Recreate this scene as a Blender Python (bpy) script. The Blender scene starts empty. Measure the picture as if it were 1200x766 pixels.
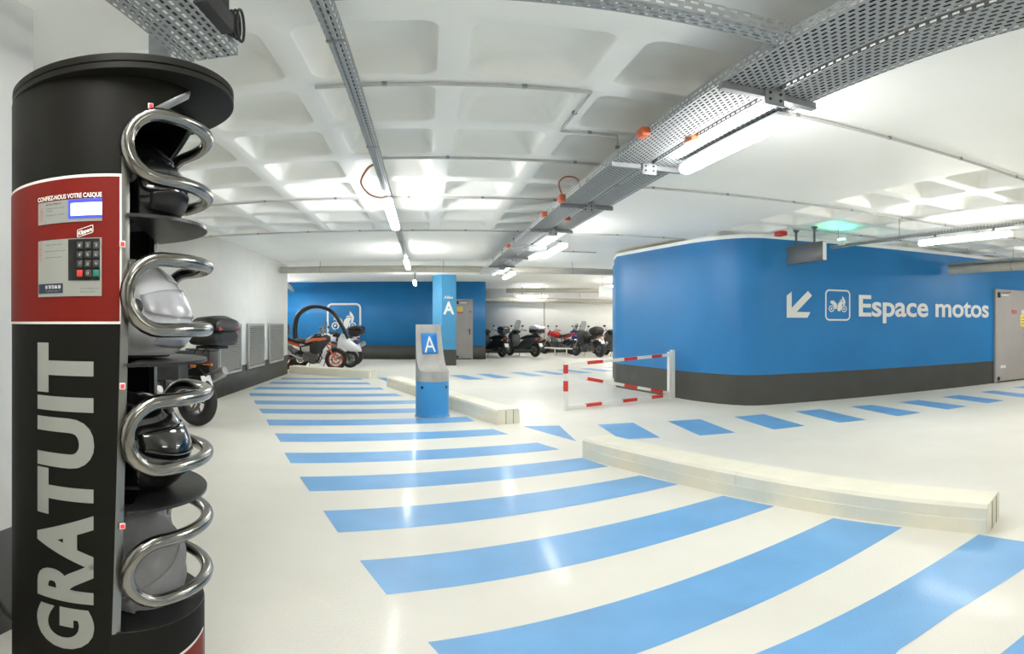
import bpy, bmesh, math, random
from mathutils import Vector, Matrix
PI = math.pi; sin = math.sin; cos = math.cos; R_ = math.radians
random.seed(4)
S = bpy.context.scene; COL = S.collection

# ---------------------------------------------------------------- camera (stitched wide panorama), world, exposure
EYE = 1.35; FPX = 688.0; YAW = 0.14826
cd = bpy.data.cameras.new('camera'); cam = bpy.data.objects.new('camera', cd); COL.objects.link(cam)
cd.type = 'PANO'; cd.panorama_type = 'EQUIRECTANGULAR'
cd.longitude_min = -600 / FPX; cd.longitude_max = 600 / FPX
cd.latitude_min = -388 / FPX; cd.latitude_max = 378 / FPX
cd.clip_start = 0.02; cd.clip_end = 200
cam.location = (0, 0, EYE); cam.rotation_euler = (PI / 2, 0, -YAW)
S.camera = cam
w = bpy.data.worlds.new('world'); S.world = w; w.use_nodes = True
w.node_tree.nodes['Background'].inputs[0].default_value = (0.9, 0.95, 1, 1)
w.node_tree.nodes['Background'].inputs[1].default_value = 0.05
S.view_settings.view_transform = 'Standard'; S.view_settings.look = 'None'
S.view_settings.gamma = 1; S.view_settings.use_curve_mapping = False
S.view_settings.exposure = 1.22
S.cycles.use_denoising = True
S.cycles.max_bounces = 14; S.cycles.diffuse_bounces = 9; S.cycles.glossy_bounces = 4
S.cycles.transparent_max_bounces = 24; S.cycles.sample_clamp_indirect = 8
LAMP = 30.0     # emission of the fluorescent diffusers
CZ = 2.80       # ceiling

# ---------------------------------------------------------------- materials
def nt(m):
    m.use_nodes = True; return m.node_tree
MATS = {}
def mat(name, col, rough=0.5, metal=0.0, bump=0.0, bscale=60, coat=0.0, var=0.0, vscale=3.0, emit=0.0, alpha=1.0, trans=0.0, ecol=None, spec=0.5):
    m = bpy.data.materials.new(name); t = nt(m); b = t.nodes['Principled BSDF']; L = t.links
    c = (*col, 1)
    b.inputs['Base Color'].default_value = c; b.inputs['Roughness'].default_value = rough; b.inputs['Metallic'].default_value = metal
    b.inputs['Specular IOR Level'].default_value = spec
    if coat: b.inputs['Coat Weight'].default_value = coat; b.inputs['Coat Roughness'].default_value = 0.12
    tc = t.nodes.new('ShaderNodeTexCoord')
    if var:
        n = t.nodes.new('ShaderNodeTexNoise'); n.inputs['Scale'].default_value = vscale; n.inputs['Detail'].default_value = 6
        L.new(tc.outputs['Object'], n.inputs['Vector'])
        r = t.nodes.new('ShaderNodeMapRange'); r.inputs['From Min'].default_value = .3; r.inputs['From Max'].default_value = .7
        r.inputs['To Min'].default_value = 1 - var; r.inputs['To Max'].default_value = 1 + var * .4
        L.new(n.outputs['Fac'], r.inputs['Value'])
        mx = t.nodes.new('ShaderNodeVectorMath'); mx.operation = 'SCALE'; mx.inputs[0].default_value = col
        L.new(r.outputs[0], mx.inputs['Scale']); L.new(mx.outputs[0], b.inputs['Base Color'])
    if bump:
        n = t.nodes.new('ShaderNodeTexNoise'); n.inputs['Scale'].default_value = bscale; n.inputs['Detail'].default_value = 4
        L.new(tc.outputs['Object'], n.inputs['Vector'])
        bp = t.nodes.new('ShaderNodeBump'); bp.inputs['Strength'].default_value = bump; bp.inputs['Distance'].default_value = 0.01
        L.new(n.outputs['Fac'], bp.inputs['Height']); L.new(bp.outputs[0], b.inputs['Normal'])
    if emit:
        b.inputs['Emission Color'].default_value = (*(ecol or col), 1); b.inputs['Emission Strength'].default_value = emit
    if alpha < 1: b.inputs['Alpha'].default_value = alpha
    if trans: b.inputs['Transmission Weight'].default_value = trans
    MATS[name] = m; return m
M = MATS
mat('floor_paint', (.76, .745, .675), .46, bump=.2, bscale=60, var=.045, vscale=1.6, coat=.08)
mat('stripe_blue', (.15, .39, .72), .42, bump=.2, bscale=60, var=.12, vscale=2.5, coat=.1)
mat('wall_white', (.88, .88, .85), .6, bump=.03, bscale=30, var=.03)
mat('ceiling_white', (.88, .88, .845), .55, bump=.05, bscale=25, var=.03, vscale=1.2)
mat('wall_blue', (.010, .185, .47), .45, bump=.04, bscale=40, var=.10, vscale=1.2)
mat('pillar_blue', (.05, .27, .50), .35, var=.05)
mat('wall_dark', (.062, .062, .055), .5, bump=.05, bscale=30, var=.15)
mat('curb_cream', (.82, .79, .66), .5, bump=.12, bscale=25, var=.05, vscale=5)
mat('letter_white', (.78, .77, .72), .5)
mat('galvanised', (.30, .32, .33), .55, metal=.3, var=.25, vscale=14)
mat('bracket_steel', (.26, .27, .29), .5, metal=.3, var=.2, vscale=20)
mat('pipe_beige', (.44, .42, .36), .5, var=.1)
mat('conduit_grey', (.52, .52, .50), .45, var=.1, vscale=8)
mat('lamp_diffuser', (1, 1, 1), .4, emit=LAMP, ecol=(1, .985, .95))
mat('lamp_housing', (.75, .76, .77), .4)
mat('orange_plastic', (.62, .13, .045), .4)
mat('copper_cable', (.35, .12, .05), .45)
mat('black_cable', (.02, .02, .02), .5)
mat('locker_grey', (.0085, .0083, .0065), .5, spec=.12)
mat('locker_black', (.012, .012, .012), .30)
mat('locker_red', (.155, .011, .007), .5, spec=.14)
mat('label_grey', (.27, .28, .255), .5)
mat('ink_black', (.015, .015, .02), .5)
mat('ink_navy', (.01, .02, .045), .5)
mat('ink_red', (.45, .08, .05), .5)
mat('ink_grey', (.33, .33, .31), .5)
mat('brushed_steel', (.26, .26, .25), .38, metal=1)
mat('chrome', (.27, .262, .24), .2, metal=1, var=.15, vscale=9)
mat('lcd_lit', (.55, .68, 1), .3, emit=1.2, ecol=(.62, .78, 1))
mat('lcd_blue', (.02, .03, .35), .3, emit=.35, ecol=(.10, .12, 1))
mat('led_red', (.9, .01, .01), .3, emit=1.2, ecol=(1, .02, .03))
mat('key_green', (.01, .16, .11), .4)
mat('key_red', (.55, .04, .03), .4)
mat('gloss_black', (.008, .008, .009), .07, coat=1)
mat('satin_black', (.016, .016, .016), .38)
mat('matt_black', (.02, .02, .02), .65, bump=.05)
mat('dark_plastic', (.045, .046, .046), .45)
mat('rubber', (.018, .018, .017), .75, bump=.1, bscale=120)
mat('gloss_white', (.72, .73, .76), .14, coat=.8)
mat('helmet_silver', (.55, .56, .61), .20, coat=.7, metal=.15)
mat('fabric_grey', (.27, .27, .28), .85, bump=.8, bscale=16, var=.2, vscale=8)
mat('visor_dark', (.02, .022, .024), .05, coat=1)
mat('gloss_orange', (.62, .10, .02), .22, coat=.6)
mat('gloss_red', (.50, .012, .012), .20, coat=.6)
mat('gloss_blue', (.02, .03, .30), .20, coat=.6)
mat('engine_grey', (.14, .14, .135), .42, metal=.7, var=.2, vscale=12)
mat('alloy', (.42, .42, .41), .35, metal=.8)
mat('seat_black', (.015, .015, .015), .5)
mat('tail_red', (.30, .008, .010), .12, coat=1)
mat('amber', (.75, .22, .02), .15, coat=1)
mat('plate_white', (.72, .74, .76), .4)
mat('screen_smoke', (.25, .30, .30), .08, alpha=.42)
mat('glass_clear', (.80, .85, .86), .05, alpha=.35)
mat('concrete', (.40, .395, .375), .55, bump=.12, bscale=40, var=.2, vscale=5)
mat('bollard_blue', (.05, .30, .64), .35, bump=.05, var=.08)
mat('sign_blue', (.03, .22, .62), .35)
mat('fence_white', (.80, .80, .77), .35)
mat('fence_red', (.62, .035, .025), .35)
mat('door_grey', (.40, .37, .355), .42, var=.06)
mat('grille_grey', (.46, .46, .44), .45, metal=.4)
mat('grille_dark', (.10, .10, .09), .6)
mat('sign_grey', (.085, .095, .105), .38)
mat('sticker_yellow', (.75, .68, .12), .5)
mat('sticker_red', (.60, .03, .03), .5)
mat('sticker_white', (.75, .75, .73), .5)
mat('exit_green', (.05, .65, .42), .4, emit=40, ecol=(.08, .9, .55))

def perforated(name, ua, va, along=.052, pitch=.024, col=(.33, .35, .36)):
    """galvanised sheet punched with staggered slots; ua = axis along the slots, va = axis across"""
    m = bpy.data.materials.new(name); t = nt(m); b = t.nodes['Principled BSDF']; L = t.links
    b.inputs['Base Color'].default_value = (*col, 1); b.inputs['Metallic'].default_value = .25; b.inputs['Roughness'].default_value = .55
    tc = t.nodes.new('ShaderNodeTexCoord'); sp = t.nodes.new('ShaderNodeSeparateXYZ'); L.new(tc.outputs['Object'], sp.inputs[0])
    def mth(op, a, bb=None):
        n = t.nodes.new('ShaderNodeMath'); n.operation = op
        for i, v in enumerate((a, bb)):
            if v is None: continue
            if isinstance(v, (int, float)): n.inputs[i].default_value = v
            else: L.new(v, n.inputs[i])
        return n.outputs[0]
    v = mth('DIVIDE', sp.outputs[va], pitch); row = mth('FLOOR', v); fv = mth('FRACT', v)
    off = mth('MULTIPLY', mth('PINGPONG', row, 1.0), .5)
    fu = mth('FRACT', mth('ADD', mth('DIVIDE', sp.outputs[ua], along), off))
    a = mth('LESS_THAN', mth('ABSOLUTE', mth('SUBTRACT', fu, .5)), .30)
    c = mth('LESS_THAN', mth('ABSOLUTE', mth('SUBTRACT', fv, .5)), .21)
    hole = mth('MULTIPLY', a, c)
    L.new(mth('SUBTRACT', 1.0, hole), b.inputs['Alpha'])
    MATS[name] = m; return m
perforated('perf_base_y', 1, 0); perforated('perf_side_y', 1, 2, pitch=.026)
perforated('perf_base_x', 0, 1); perforated('perf_side_x', 0, 2, pitch=.03)

# ---------------------------------------------------------------- mesh helpers
class MB:
    def __init__(s): s.v = []; s.f = []; s.mi = []; s.m = Matrix.Identity(4); s.k = 0
    def add(s, vs, fs, k=None):
        o = len(s.v); s.v += [s.m @ Vector(p) for p in vs]
        for f in fs: s.f.append([o + i for i in f]); s.mi.append(s.k if k is None else k)
        return s
    def box(s, x0, x1, y0, y1, z0, z1, k=None):
        vs = [(x, y, z) for z in (z0, z1) for y in (y0, y1) for x in (x0, x1)]
        return s.add(vs, [(0, 2, 3, 1), (4, 5, 7, 6), (0, 1, 5, 4), (2, 6, 7, 3), (0, 4, 6, 2), (1, 3, 7, 5)], k)
    def bbox(s, c, size, b=.004, k=None):
        """box with chamfered edges"""
        hx, hy, hz = (a / 2 for a in size); b = min(b, hx * .9, hy * .9, hz * .9)
        bm = bmesh.new(); bmesh.ops.create_cube(bm, size=1)
        for q in bm.verts: q.co = Vector((q.co.x * 2 * hx, q.co.y * 2 * hy, q.co.z * 2 * hz))
        bmesh.ops.bevel(bm, geom=list(bm.edges), offset=b, segments=2, affect='EDGES', profile=.5)
        bm.verts.index_update(); bm.faces.index_update()
        s.add([tuple(Vector(c) + q.co) for q in bm.verts], [[q.index for q in f.verts] for f in bm.faces], k); bm.free(); return s
    def prism(s, poly, z0, z1, k=None):
        n = len(poly); vs = [(x, y, z0) for x, y in poly] + [(x, y, z1) for x, y in poly]
        return s.add(vs, [list(range(n))[::-1], list(range(n, 2 * n))] + [(i, (i + 1) % n, n + (i + 1) % n, n + i) for i in range(n)], k)
    def tube(s, pts, r, n=10, closed=False, k=None, cap=True):
        pts = [Vector(p) for p in pts]; N = len(pts); rr = r if isinstance(r, (list, tuple)) else [r] * N
        vs = []; prev = None
        for i, p in enumerate(pts):
            if closed: t = pts[(i + 1) % N] - pts[i - 1]
            else: t = pts[min(i + 1, N - 1)] - pts[max(i - 1, 0)]
            t.normalize()
            if prev is None:
                a = Vector((0, 0, 1)) if abs(t.z) < .9 else Vector((1, 0, 0)); u = t.cross(a).normalized()
            else: u = (prev - t * prev.dot(t)).normalized()
            prev = u; w_ = t.cross(u)
            for j in range(n):
                q = 2 * PI * j / n; vs.append(tuple(p + (u * cos(q) + w_ * sin(q)) * rr[i]))
        fs = []
        for i in range(N if closed else N - 1):
            a, b = i * n, ((i + 1) % N) * n
            for j in range(n): fs.append((a + j, a + (j + 1) % n, b + (j + 1) % n, b + j))
        if not closed and cap: fs += [list(range(n))[::-1], list(range((N - 1) * n, N * n))]
        return s.add(vs, fs, k)
    def lathe(s, prof, n=32, axis='z', c=(0, 0, 0), k=None, closed=False):
        """prof: (radius, height) pairs"""
        vs = []
        for r, h in prof:
            for j in range(n):
                q = 2 * PI * j / n; a, b = r * cos(q), r * sin(q)
                vs.append({'z': (c[0] + a, c[1] + b, c[2] + h), 'y': (c[0] + a, c[1] + h, c[2] + b), 'x': (c[0] + h, c[1] + a, c[2] + b)}[axis])
        P = len(prof); fs = []
        for i in range(P if closed else P - 1):
            a, b = i * n, ((i + 1) % P) * n
            for j in range(n): fs.append((a + j, a + (j + 1) % n, b + (j + 1) % n, b + j))
        if not closed: fs += [list(range(n)), list(range((P - 1) * n, P * n))]
        return s.add(vs, fs, k)
    def loft(s, secs, n=20, axis='x', k=None, cap=True):
        """secs: (pos, centre_a, centre_b, half_a, half_b[, power]); axis x -> a = y, b = z"""
        vs = []
        for q in secs:
            pos, ca, cb, ha, hb = q[:5]; pw = 2 / (q[5] if len(q) > 5 else 2.4)
            for j in range(n):
                t = 2 * PI * j / n; c_, s_ = cos(t), sin(t)
                a = ca + ha * math.copysign(abs(c_) ** pw, c_); b = cb + hb * math.copysign(abs(s_) ** pw, s_)
                vs.append({'x': (pos, a, b), 'y': (a, pos, b), 'z': (a, b, pos)}[axis])
        N = len(secs); fs = []
        for i in range(N - 1):
            a, b = i * n, (i + 1) * n
            for j in range(n): fs.append((a + j, a + (j + 1) % n, b + (j + 1) % n, b + j))
        if cap: fs += [list(range(n))[::-1], list(range((N - 1) * n, N * n))]
        return s.add(vs, fs, k)
    def grid(s, rows, k=None):
        n = len(rows[0]); vs = [p for r in rows for p in r]
        return s.add(vs, [(i * n + j, i * n + j + 1, (i + 1) * n + j + 1, (i + 1) * n + j) for i in range(len(rows) - 1) for j in range(n - 1)], k)
    def build(s, name, m, parent=None, smooth=True, solid=0, sub=0, recalc=True):
        me = bpy.data.meshes.new(name); me.from_pydata([tuple(p) for p in s.v], [], s.f)
        ms = m if isinstance(m, (list, tuple)) else [m]
        for q in ms: me.materials.append(M[q] if isinstance(q, str) else q)
        me.polygons.foreach_set('material_index', s.mi)
        if recalc:
            bm = bmesh.new(); bm.from_mesh(me); bmesh.ops.recalc_face_normals(bm, faces=bm.faces)
            if smooth:
                for e in bm.edges:
                    if len(e.link_faces) == 2 and e.calc_face_angle(0) > R_(38): e.smooth = False
            bm.to_mesh(me); bm.free()
        me.polygons.foreach_set('use_smooth', [smooth] * len(me.polygons)); me.update()
        o = bpy.data.objects.new(name, me); COL.objects.link(o)
        if parent is not None: o.parent = parent
        if solid:
            md = o.modifiers.new('solid', 'SOLIDIFY'); md.thickness = solid; md.offset = 0
        if sub:
            md = o.modifiers.new('sub', 'SUBSURF'); md.levels = sub; md.render_levels = sub
        return o

def tag(o, label=None, cat=None, group=None, kind=None):
    if label: o['label'] = label
    if cat: o['category'] = cat
    if group: o['group'] = group
    if kind: o['kind'] = kind
    return o
def thing(name, label, cat, loc=(0, 0, 0), rz=0, group=None, kind=None):
    o = bpy.data.objects.new(name, None); COL.objects.link(o); o.empty_display_size = .1
    o.location = loc; o.rotation_euler = (0, 0, rz); return tag(o, label, cat, group, kind)
def copy_tree(o, parent=None):
    c = o.copy(); COL.objects.link(c)
    if parent is not None: c.parent = parent
    for ch in list(o.children): copy_tree(ch, c)
    return c

def text_mb(body, x0, x1, z0, z1, put, bold=.0, cell=None, spacing=1.0):
    """letters fitted to the box x0..x1, z0..z1 (z0 = baseline, z1 = cap height); put(u, v) gives the 3D point"""
    cu = bpy.data.curves.new('lettering', 'FONT'); cu.body = body; cu.offset = bold; cu.space_character = spacing; cu.resolution_u = 5
    ob = bpy.data.objects.new('lettering', cu); COL.objects.link(ob)
    bpy.context.view_layer.update()
    me = bpy.data.meshes.new_from_object(ob.evaluated_get(bpy.context.evaluated_depsgraph_get()))
    bpy.data.objects.remove(ob); bpy.data.curves.remove(cu)
    bm = bmesh.new(); bm.from_mesh(me); bpy.data.meshes.remove(me)
    xs = [v.co.x for v in bm.verts]; a, b = min(xs), max(xs); cap = .729
    mb_ = MB()
    sx = (x1 - x0) / (b - a); sz = (z1 - z0) / cap
    for v in bm.verts: v.co = Vector((x0 + (v.co.x - a) * sx, z0 + v.co.y * sz, 0))
    if cell:
        for ax in range(2):
            lo = min(v.co[ax] for v in bm.verts); hi = max(v.co[ax] for v in bm.verts); q = lo + cell
            if ax != cell_axis[0]: continue
            while q < hi:
                co = [0, 0, 0]; co[ax] = q; no = [0, 0, 0]; no[ax] = 1
                bmesh.ops.bisect_plane(bm, geom=list(bm.verts) + list(bm.edges) + list(bm.faces), plane_co=co, plane_no=no); q += cell
    bm.verts.index_update()
    mb_.add([put(v.co.x, v.co.y) for v in bm.verts], [[v.index for v in f.verts] for f in bm.faces]); bm.free()
    return mb_
cell_axis = [0]
def band(mb_, pts, wd, closed=False):
    """flat outline of width wd along 2D pts -> quads (list of 2D), returned as grid of point pairs"""
    N = len(pts); out = []
    for i, p in enumerate(pts):
        a = pts[(i - 1) % N] if closed or i > 0 else p; b = pts[(i + 1) % N] if closed or i < N - 1 else p
        d = Vector((b[0] - a[0], b[1] - a[1])).normalized(); n = Vector((-d.y, d.x)) * wd / 2
        out.append(((p[0] + n.x, p[1] + n.y), (p[0] - n.x, p[1] - n.y)))
    if closed: out.append(out[0])
    return out
def rrect(x0, x1, z0, z1, r, n=6):
    P = []
    for cx, cz, a in ((x1 - r, z1 - r, 0), (x0 + r, z1 - r, 90), (x0 + r, z0 + r, 180), (x1 - r, z0 + r, 270)):
        for i in range(n + 1):
            t = R_(a + 90 * i / n); P.append((cx + r * cos(t), cz + r * sin(t)))
    return P

# ================================================================ SETTING
# ---------------- floor with painted stripes
fl = MB(); fl.box(-8.2, 14.5, -5.2, 27, -.25, 0, 0)
Z1 = .0012
def paint(poly): fl.add([(x, y, Z1) for x, y in poly], [list(range(len(poly)))], 1)
def lerp(a, b, t): return (a[0] + (b[0] - a[0]) * t, a[1] + (b[1] - a[1]) * t)
# zebra of the walkway: (left-far, right-far, right-near, left-near)
paint([(-3.44, 13.95), (-1.58, 14.2), (-1.46, 13.76), (-3.41, 13.5)])
paint([(-3.44, 12.95), (-1.30, 13.2), (-1.17, 12.75), (-3.41, 12.45)])
paint([(-3.45, 11.85), (-.93, 12.15), (-.81, 11.75), (-3.43, 11.35)])
paint([(-3.32, 10.74), (-.56, 11.15), (-.40, 10.72), (-3.15, 10.29)])
paint([(-2.92, 9.72), (-.10, 10.18), (.05, 9.75), (-2.74, 9.26)])
paint([(-2.556, 8.79), (.20, 9.25), (.36, 8.83), (-2.37, 8.345)])
paint([(-2.17, 7.823), (.587, 8.351), (.672, 7.92), (-2.0, 7.37)])
paint([(-1.793, 6.853), (.851, 7.329), (.999, 6.946), (-1.60, 6.36)])
paint([(-1.421, 5.824), (1.24, 6.40), (1.40, 6.00), (-1.253, 5.389)])
paint([(-1.067, 4.914), (1.52, 5.56), (1.66, 5.14), (-.893, 4.484)])
paint([(-.703, 4.009), (1.82, 4.74), (2.0, 4.34), (-.534, 3.577)])
paint([(-.349, 3.129), (2.165, 3.89), (2.343, 3.46), (-.177, 2.699)])
paint([(.011, 2.232), (2.50, 3.00), (2.70, 2.553), (1.943, 2.338), (1.152, 2.124), (.752, 1.999), (.18, 1.80)])
paint([(.30, 1.50), (1.139, 1.806), (1.951, 1.942), (2.897, 2.103), (2.95, 1.75), (2.584, 1.586), (1.967, 1.56), (1.575, 1.50), (.9, 1.25), (.45, 1.05)])
paint([(.7, .75), (1.6, 1.14), (1.773, 1.189), (2.1, 1.21), (3.0, 1.22), (3.2, .8), (2.0, .72), (.9, .35)])
# dashes of the crossing lane
A_ = [(2.232, 7.38), (3.203, 7.313), (4.195, 7.223), (5.22, 7.16), (6.22, 7.03), (7.16, 6.86), (8.19, 6.76), (9.24, 6.68), (10.3, 6.60)]
B_ = [(2.73, 7.373), (3.68, 7.267), (4.70, 7.213), (5.69, 7.12), (6.62, 6.95), (7.61, 6.81), (8.63, 6.71), (9.6, 6.60), (10.7, 6.50)]
C_ = [(2.66, 6.277), (3.60, 6.155), (4.594, 6.07), (5.53, 5.905), (6.549, 5.805), (7.519, 5.674), (8.45, 5.58), (9.40, 5.48), (10.5, 5.4)]
D_ = [(2.195, 6.33), (3.129, 6.19), (4.109, 6.08), (5.088, 5.97), (6.065, 5.83), (7.049, 5.71), (8.0, 5.62), (8.97, 5.55), (10.1, 5.45)]
for a, b, c, d in zip(A_, B_, C_, D_): paint([a, b, c, d])
paint([(1.256, 7.476), (1.731, 7.43), (1.682, 6.373)])
for x0 in (-1.16, .62 - .85, .62, 1.33, 2.25, 2.95, 3.7, 4.45, 5.3, 6.2):
    k = (x0 - .62) * .42
    paint([(x0, 15.05 + k), (x0 + .38, 15.1 + k), (x0 + .78, 13.9 + k), (x0 + .40, 13.8 + k)])
# white line fan at the left bays
floor = tag(fl.build('floor', ['floor_paint', 'stripe_blue'], smooth=False, recalc=False), 'cream epoxy floor painted with blue zebra stripes', kind='structure')

# ---------------- ceiling with coffers
ce = MB()
def coffer(cx, cy, p, z, depth=.20, ox=.345, oy=.335):
    h = p / 2; N = 5
    sq = []
    outer = rrect(-h, h, -h, h, 1e-4, N); lip = rrect(-ox, ox, -oy, oy, .085, N)
    lip2 = rrect(-ox + .012, ox - .012, -oy + .012, oy - .012, .08, N)
    rr_ = lambda q, r: rrect(-ox + q, ox - q, -oy + q, oy - q, r, N)
    rings = [(outer, 0), (lip, 0), (rr_(.006, .085), .004), (lip2, .018), (rr_(.045, .08), depth * .42), (rr_(.075, .078), depth * .68), (rr_(.11, .075), depth * .86), (rr_(.155, .07), depth * .97), (rr_(.20, .06), depth)]
    n = len(outer); vs = []
    for r, dz in rings: vs += [(cx + x, cy + y, z + dz) for x, y in r]
    fs = [(i * n + j, i * n + (j + 1) % n, (i + 1) * n + (j + 1) % n, (i + 1) * n + j) for i in range(len(rings) - 1) for j in range(n)]
    fs.append(list(range((len(rings) - 1) * n, len(rings) * n))); ce.add(vs, fs)
PT = .83
XA0, XA1, YA0, YA1 = .14 - 7 * PT, .14 + 2 * PT, 2.48, 2.48 + 8 * PT
for i in range(9):
    for j in range(8): coffer(XA0 + (i + .5) * PT, YA0 + (j + .5) * PT, PT, CZ)
XB0, XB1, YB0, YB1 = 4.36, 4.36 + 10 * PT, 2.92, 2.92 + 7 * PT
for i in range(10):
    for j in range(7): coffer(XB0 + (i + .5) * PT, YB0 + (j + .5) * PT, PT, CZ)
def cflat(x0, x1, y0, y1, z=CZ): ce.add([(x0, y0, z), (x1, y0, z), (x1, y1, z), (x0, y1, z)], [(3, 2, 1, 0)])
cflat(-8.2, XB1, -5.2, YA0); cflat(-8.2, XA0, YA0, YA1); cflat(XA1, XB0, YA0, YA1); cflat(XB0, XB1, YA0, YB0); cflat(XB0, XB1, YB1, YA1)
cflat(XB1, 14.5, -5.2, YA1)
CF = 2.87
ce.add([(-8.2, YA1, CZ), (14.5, YA1, CZ), (14.5, YA1, CF), (-8.2, YA1, CF)], [(0, 1, 2, 3)]); cflat(-8.2, 14.5, YA1, 27, CF)
# concrete deck above closes the room
ce.box(-8.2, 14.5, -5.2, 27, 3.12, 3.2)
ceil = tag(ce.build('ceiling', 'ceiling_white', recalc=False), 'white painted coffered concrete ceiling', kind='structure')
for p_ in ceil.data.polygons: p_.use_smooth = False
ceil.data.update()
bm = bmesh.new(); bm.from_mesh(ceil.data)
for f in bm.faces: f.smooth = f.calc_area() < .12
for e in bm.edges:
    if len(e.link_faces) == 2 and e.calc_face_angle(0) > R_(50): e.smooth = False
bm.to_mesh(ceil.data); bm.free()

def wall_path(name, pts, ztop, mats, label, base=.5, thick=.2, side=1, closed=False):
    """wall standing on a footprint path: upper paint + dark base band"""
    w_ = MB(); n = len(pts)
    if closed: poly = pts
    else:
        off = []
        for i, p in enumerate(pts):
            a = pts[max(i - 1, 0)]; b = pts[min(i + 1, n - 1)]; d = Vector((b[0] - a[0], b[1] - a[1])).normalized()
            off.append((p[0] - d.y * thick * side, p[1] + d.x * thick * side))
        poly = pts + off[::-1]
    if base: w_.prism(poly, 0, base, 1)
    w_.prism(poly, base, ztop, 0)
    return tag(w_.build(name, mats, smooth=True), label, kind='structure')
WT = 2.87
# left wall block, its near face at y 9.64
wall_path('wall_left', [(-3.6, 9.64), (-3.6, 15.1), (-7.9, 15.1), (-7.9, 9.64)], WT, ['wall_white', 'wall_dark'], 'white left wall with a dark grey base band', closed=True)
wall_path('wall_left_near', [(-1.52, -5), (-1.52, 1.93), (-1.95, 1.93), (-1.95, -5)], WT, ['wall_white', 'wall_dark'], 'white wall end beside the helmet locker with dark base', closed=True)
wall_path('wall_left_far', [(-8.0, -5), (-8.0, 27)], WT, ['wall_white', 'wall_dark'], 'white outer wall on the left', base=.5, thick=.15)
wb = wall_path('wall_back', [(-7.95, 21.6), (2.24, 21.6), (2.24, 26), (1.95, 26), (1.95, 21.9), (-7.95, 21.9)], WT, ['wall_blue', 'wall_dark'], 'blue back wall with dark grey base band', closed=True)
wall_path('wall_back_room', [(2.24, 26.0), (12, 26.0)], WT, ['wall_white', 'wall_dark'], 'white wall behind the parked two-wheelers', thick=.2)
wall_path('wall_behind', [(-8, -5.0), (14.3, -5.0)], WT, ['wall_white', 'wall_dark'], 'white wall', thick=-.15)
wall_path('wall_right_far', [(14.3, -5), (14.3, 26)], WT, ['wall_white', 'wall_dark'], 'white outer wall on the right', thick=-.15)
core = [(4.12, 12.35), (3.93, 11.6), (4.02, 11.15), (4.11, 10.78), (4.24, 10.15), (4.38, 9.46), (4.45, 9.12), (4.56, 8.80), (4.67, 8.53), (4.80, 8.31), (4.95, 8.13), (5.08, 8.05), (5.22, 8.0), (6.5, 7.86), (8.0, 7.70), (9.5, 7.535), (10.78, 7.40), (14.2, 7.03), (14.2, 13.9), (4.6, 13.9), (4.35, 13.0)]
wr = wall_path('wall_right', core, 2.735, ['wall_blue', 'wall_dark'], 'curved blue wall of the core with dark grey base band', closed=True)
tp = MB(); tp.prism(core, 2.735, 2.80); cv = tag(tp.build('trim_1', 'ceiling_white', smooth=False), 'white painted top edge above the curved blue wall', kind='structure')
wall_path('wall_back_room_side', [(10.5, 13.9), (10.5, 26)], WT, ['wall_white', 'wall_dark'], 'white side wall of the two-wheeler bay', thick=-.2)

# lettering on the curved blue wall
U0 = Vector((5.22, 8.0, 0)); UD = Vector((10.78 - 5.22, 7.40 - 8.0, 0)).normalized(); UN = Vector((UD.y, -UD.x, 0))
def onwall(X, z, e=.006):
    t = (X - U0.x) / UD.x; p = U0 + UD * t + UN * e; return (p.x, p.y, z)
cell_axis[0] = 0
tag(text_mb('Espace motos', 7.10, 10.60, 1.475, 1.865, lambda u, v: onwall(u, v), bold=.022, spacing=.98).build('lettering', 'letter_white', wr, smooth=False, recalc=False), 'white Espace motos lettering')
ar = MB()
ax0, ax1, az0, az1 = 5.63, 6.12, 1.435, 1.89
w1 = .095
ar.add([onwall(ax0, az0), onwall(ax0 + .40, az0), onwall(ax0 + .46, az0 + w1), onwall(ax0 + w1, az0 + w1), onwall(ax0 + w1, az1 - .02), onwall(ax0, az1 - .09)], [(0, 1, 2, 3), (0, 3, 4, 5)])
ar.add([onwall(ax0 + .06, az0 + .13), onwall(ax0 + .14, az0 + .05), onwall(ax1 + .0, az1 - .08), onwall(ax1 - .08, az1 + .0)], [(0, 1, 2, 3)])
tag(ar.build('direction_arrow', 'letter_white', wr, smooth=False), 'white arrow pointing down left')
def frame_mb(x0, x1, z0, z1, r, wd, put):
    g = MB(); g.grid([[put(*a), put(*b)] for a, b in band(None, rrect(x0, x1, z0, z1, r), wd, True)]); return g
frame_mb(6.40, 6.90, 1.40, 1.915, .07, .028, lambda a, b: onwall(a, b)).build('pictogram_frame', 'letter_white', wr, smooth=False)
def picto(put, cx, cz, s):
    g = MB()
    def ring(x, z, r0, r1):
        g.grid([[put(cx + s * (x + r0 * cos(t)), cz + s * (z + r0 * sin(t))), put(cx + s * (x + r1 * cos(t)), cz + s * (z + r1 * sin(t)))] for t in [2 * PI * i / 28 for i in range(29)]])
    for x in (-.62, .62): ring(x, -.28, .19, .27); ring(x, -.28, 0.001, .09)
    def poly(P): g.add([put(cx + s * a, cz + s * b) for a, b in P], [list(range(len(P)))])
    poly([(-.74, .17), (-.70, .36), (-.42, .38), (-.14, .16), (-.08, -.02), (-.13, -.30), (-.30, -.30), (-.42, -.02), (-.60, .12)])
    poly([(-.04, -.05), (.05, .16), (.18, .28), (.42, .34), (.55, .24), (.44, .10), (.36, -.20), (.22, -.48), (-.04, -.46)])
    poly([(.40, .55), (.44, .78), (.66, .50), (.74, .28), (.66, .02), (.50, .00), (.56, .30)])
    poly([(.12, .33), (.25, .45), (.45, .44), (.50, .38), (.30, .36)])
    return g
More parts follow.
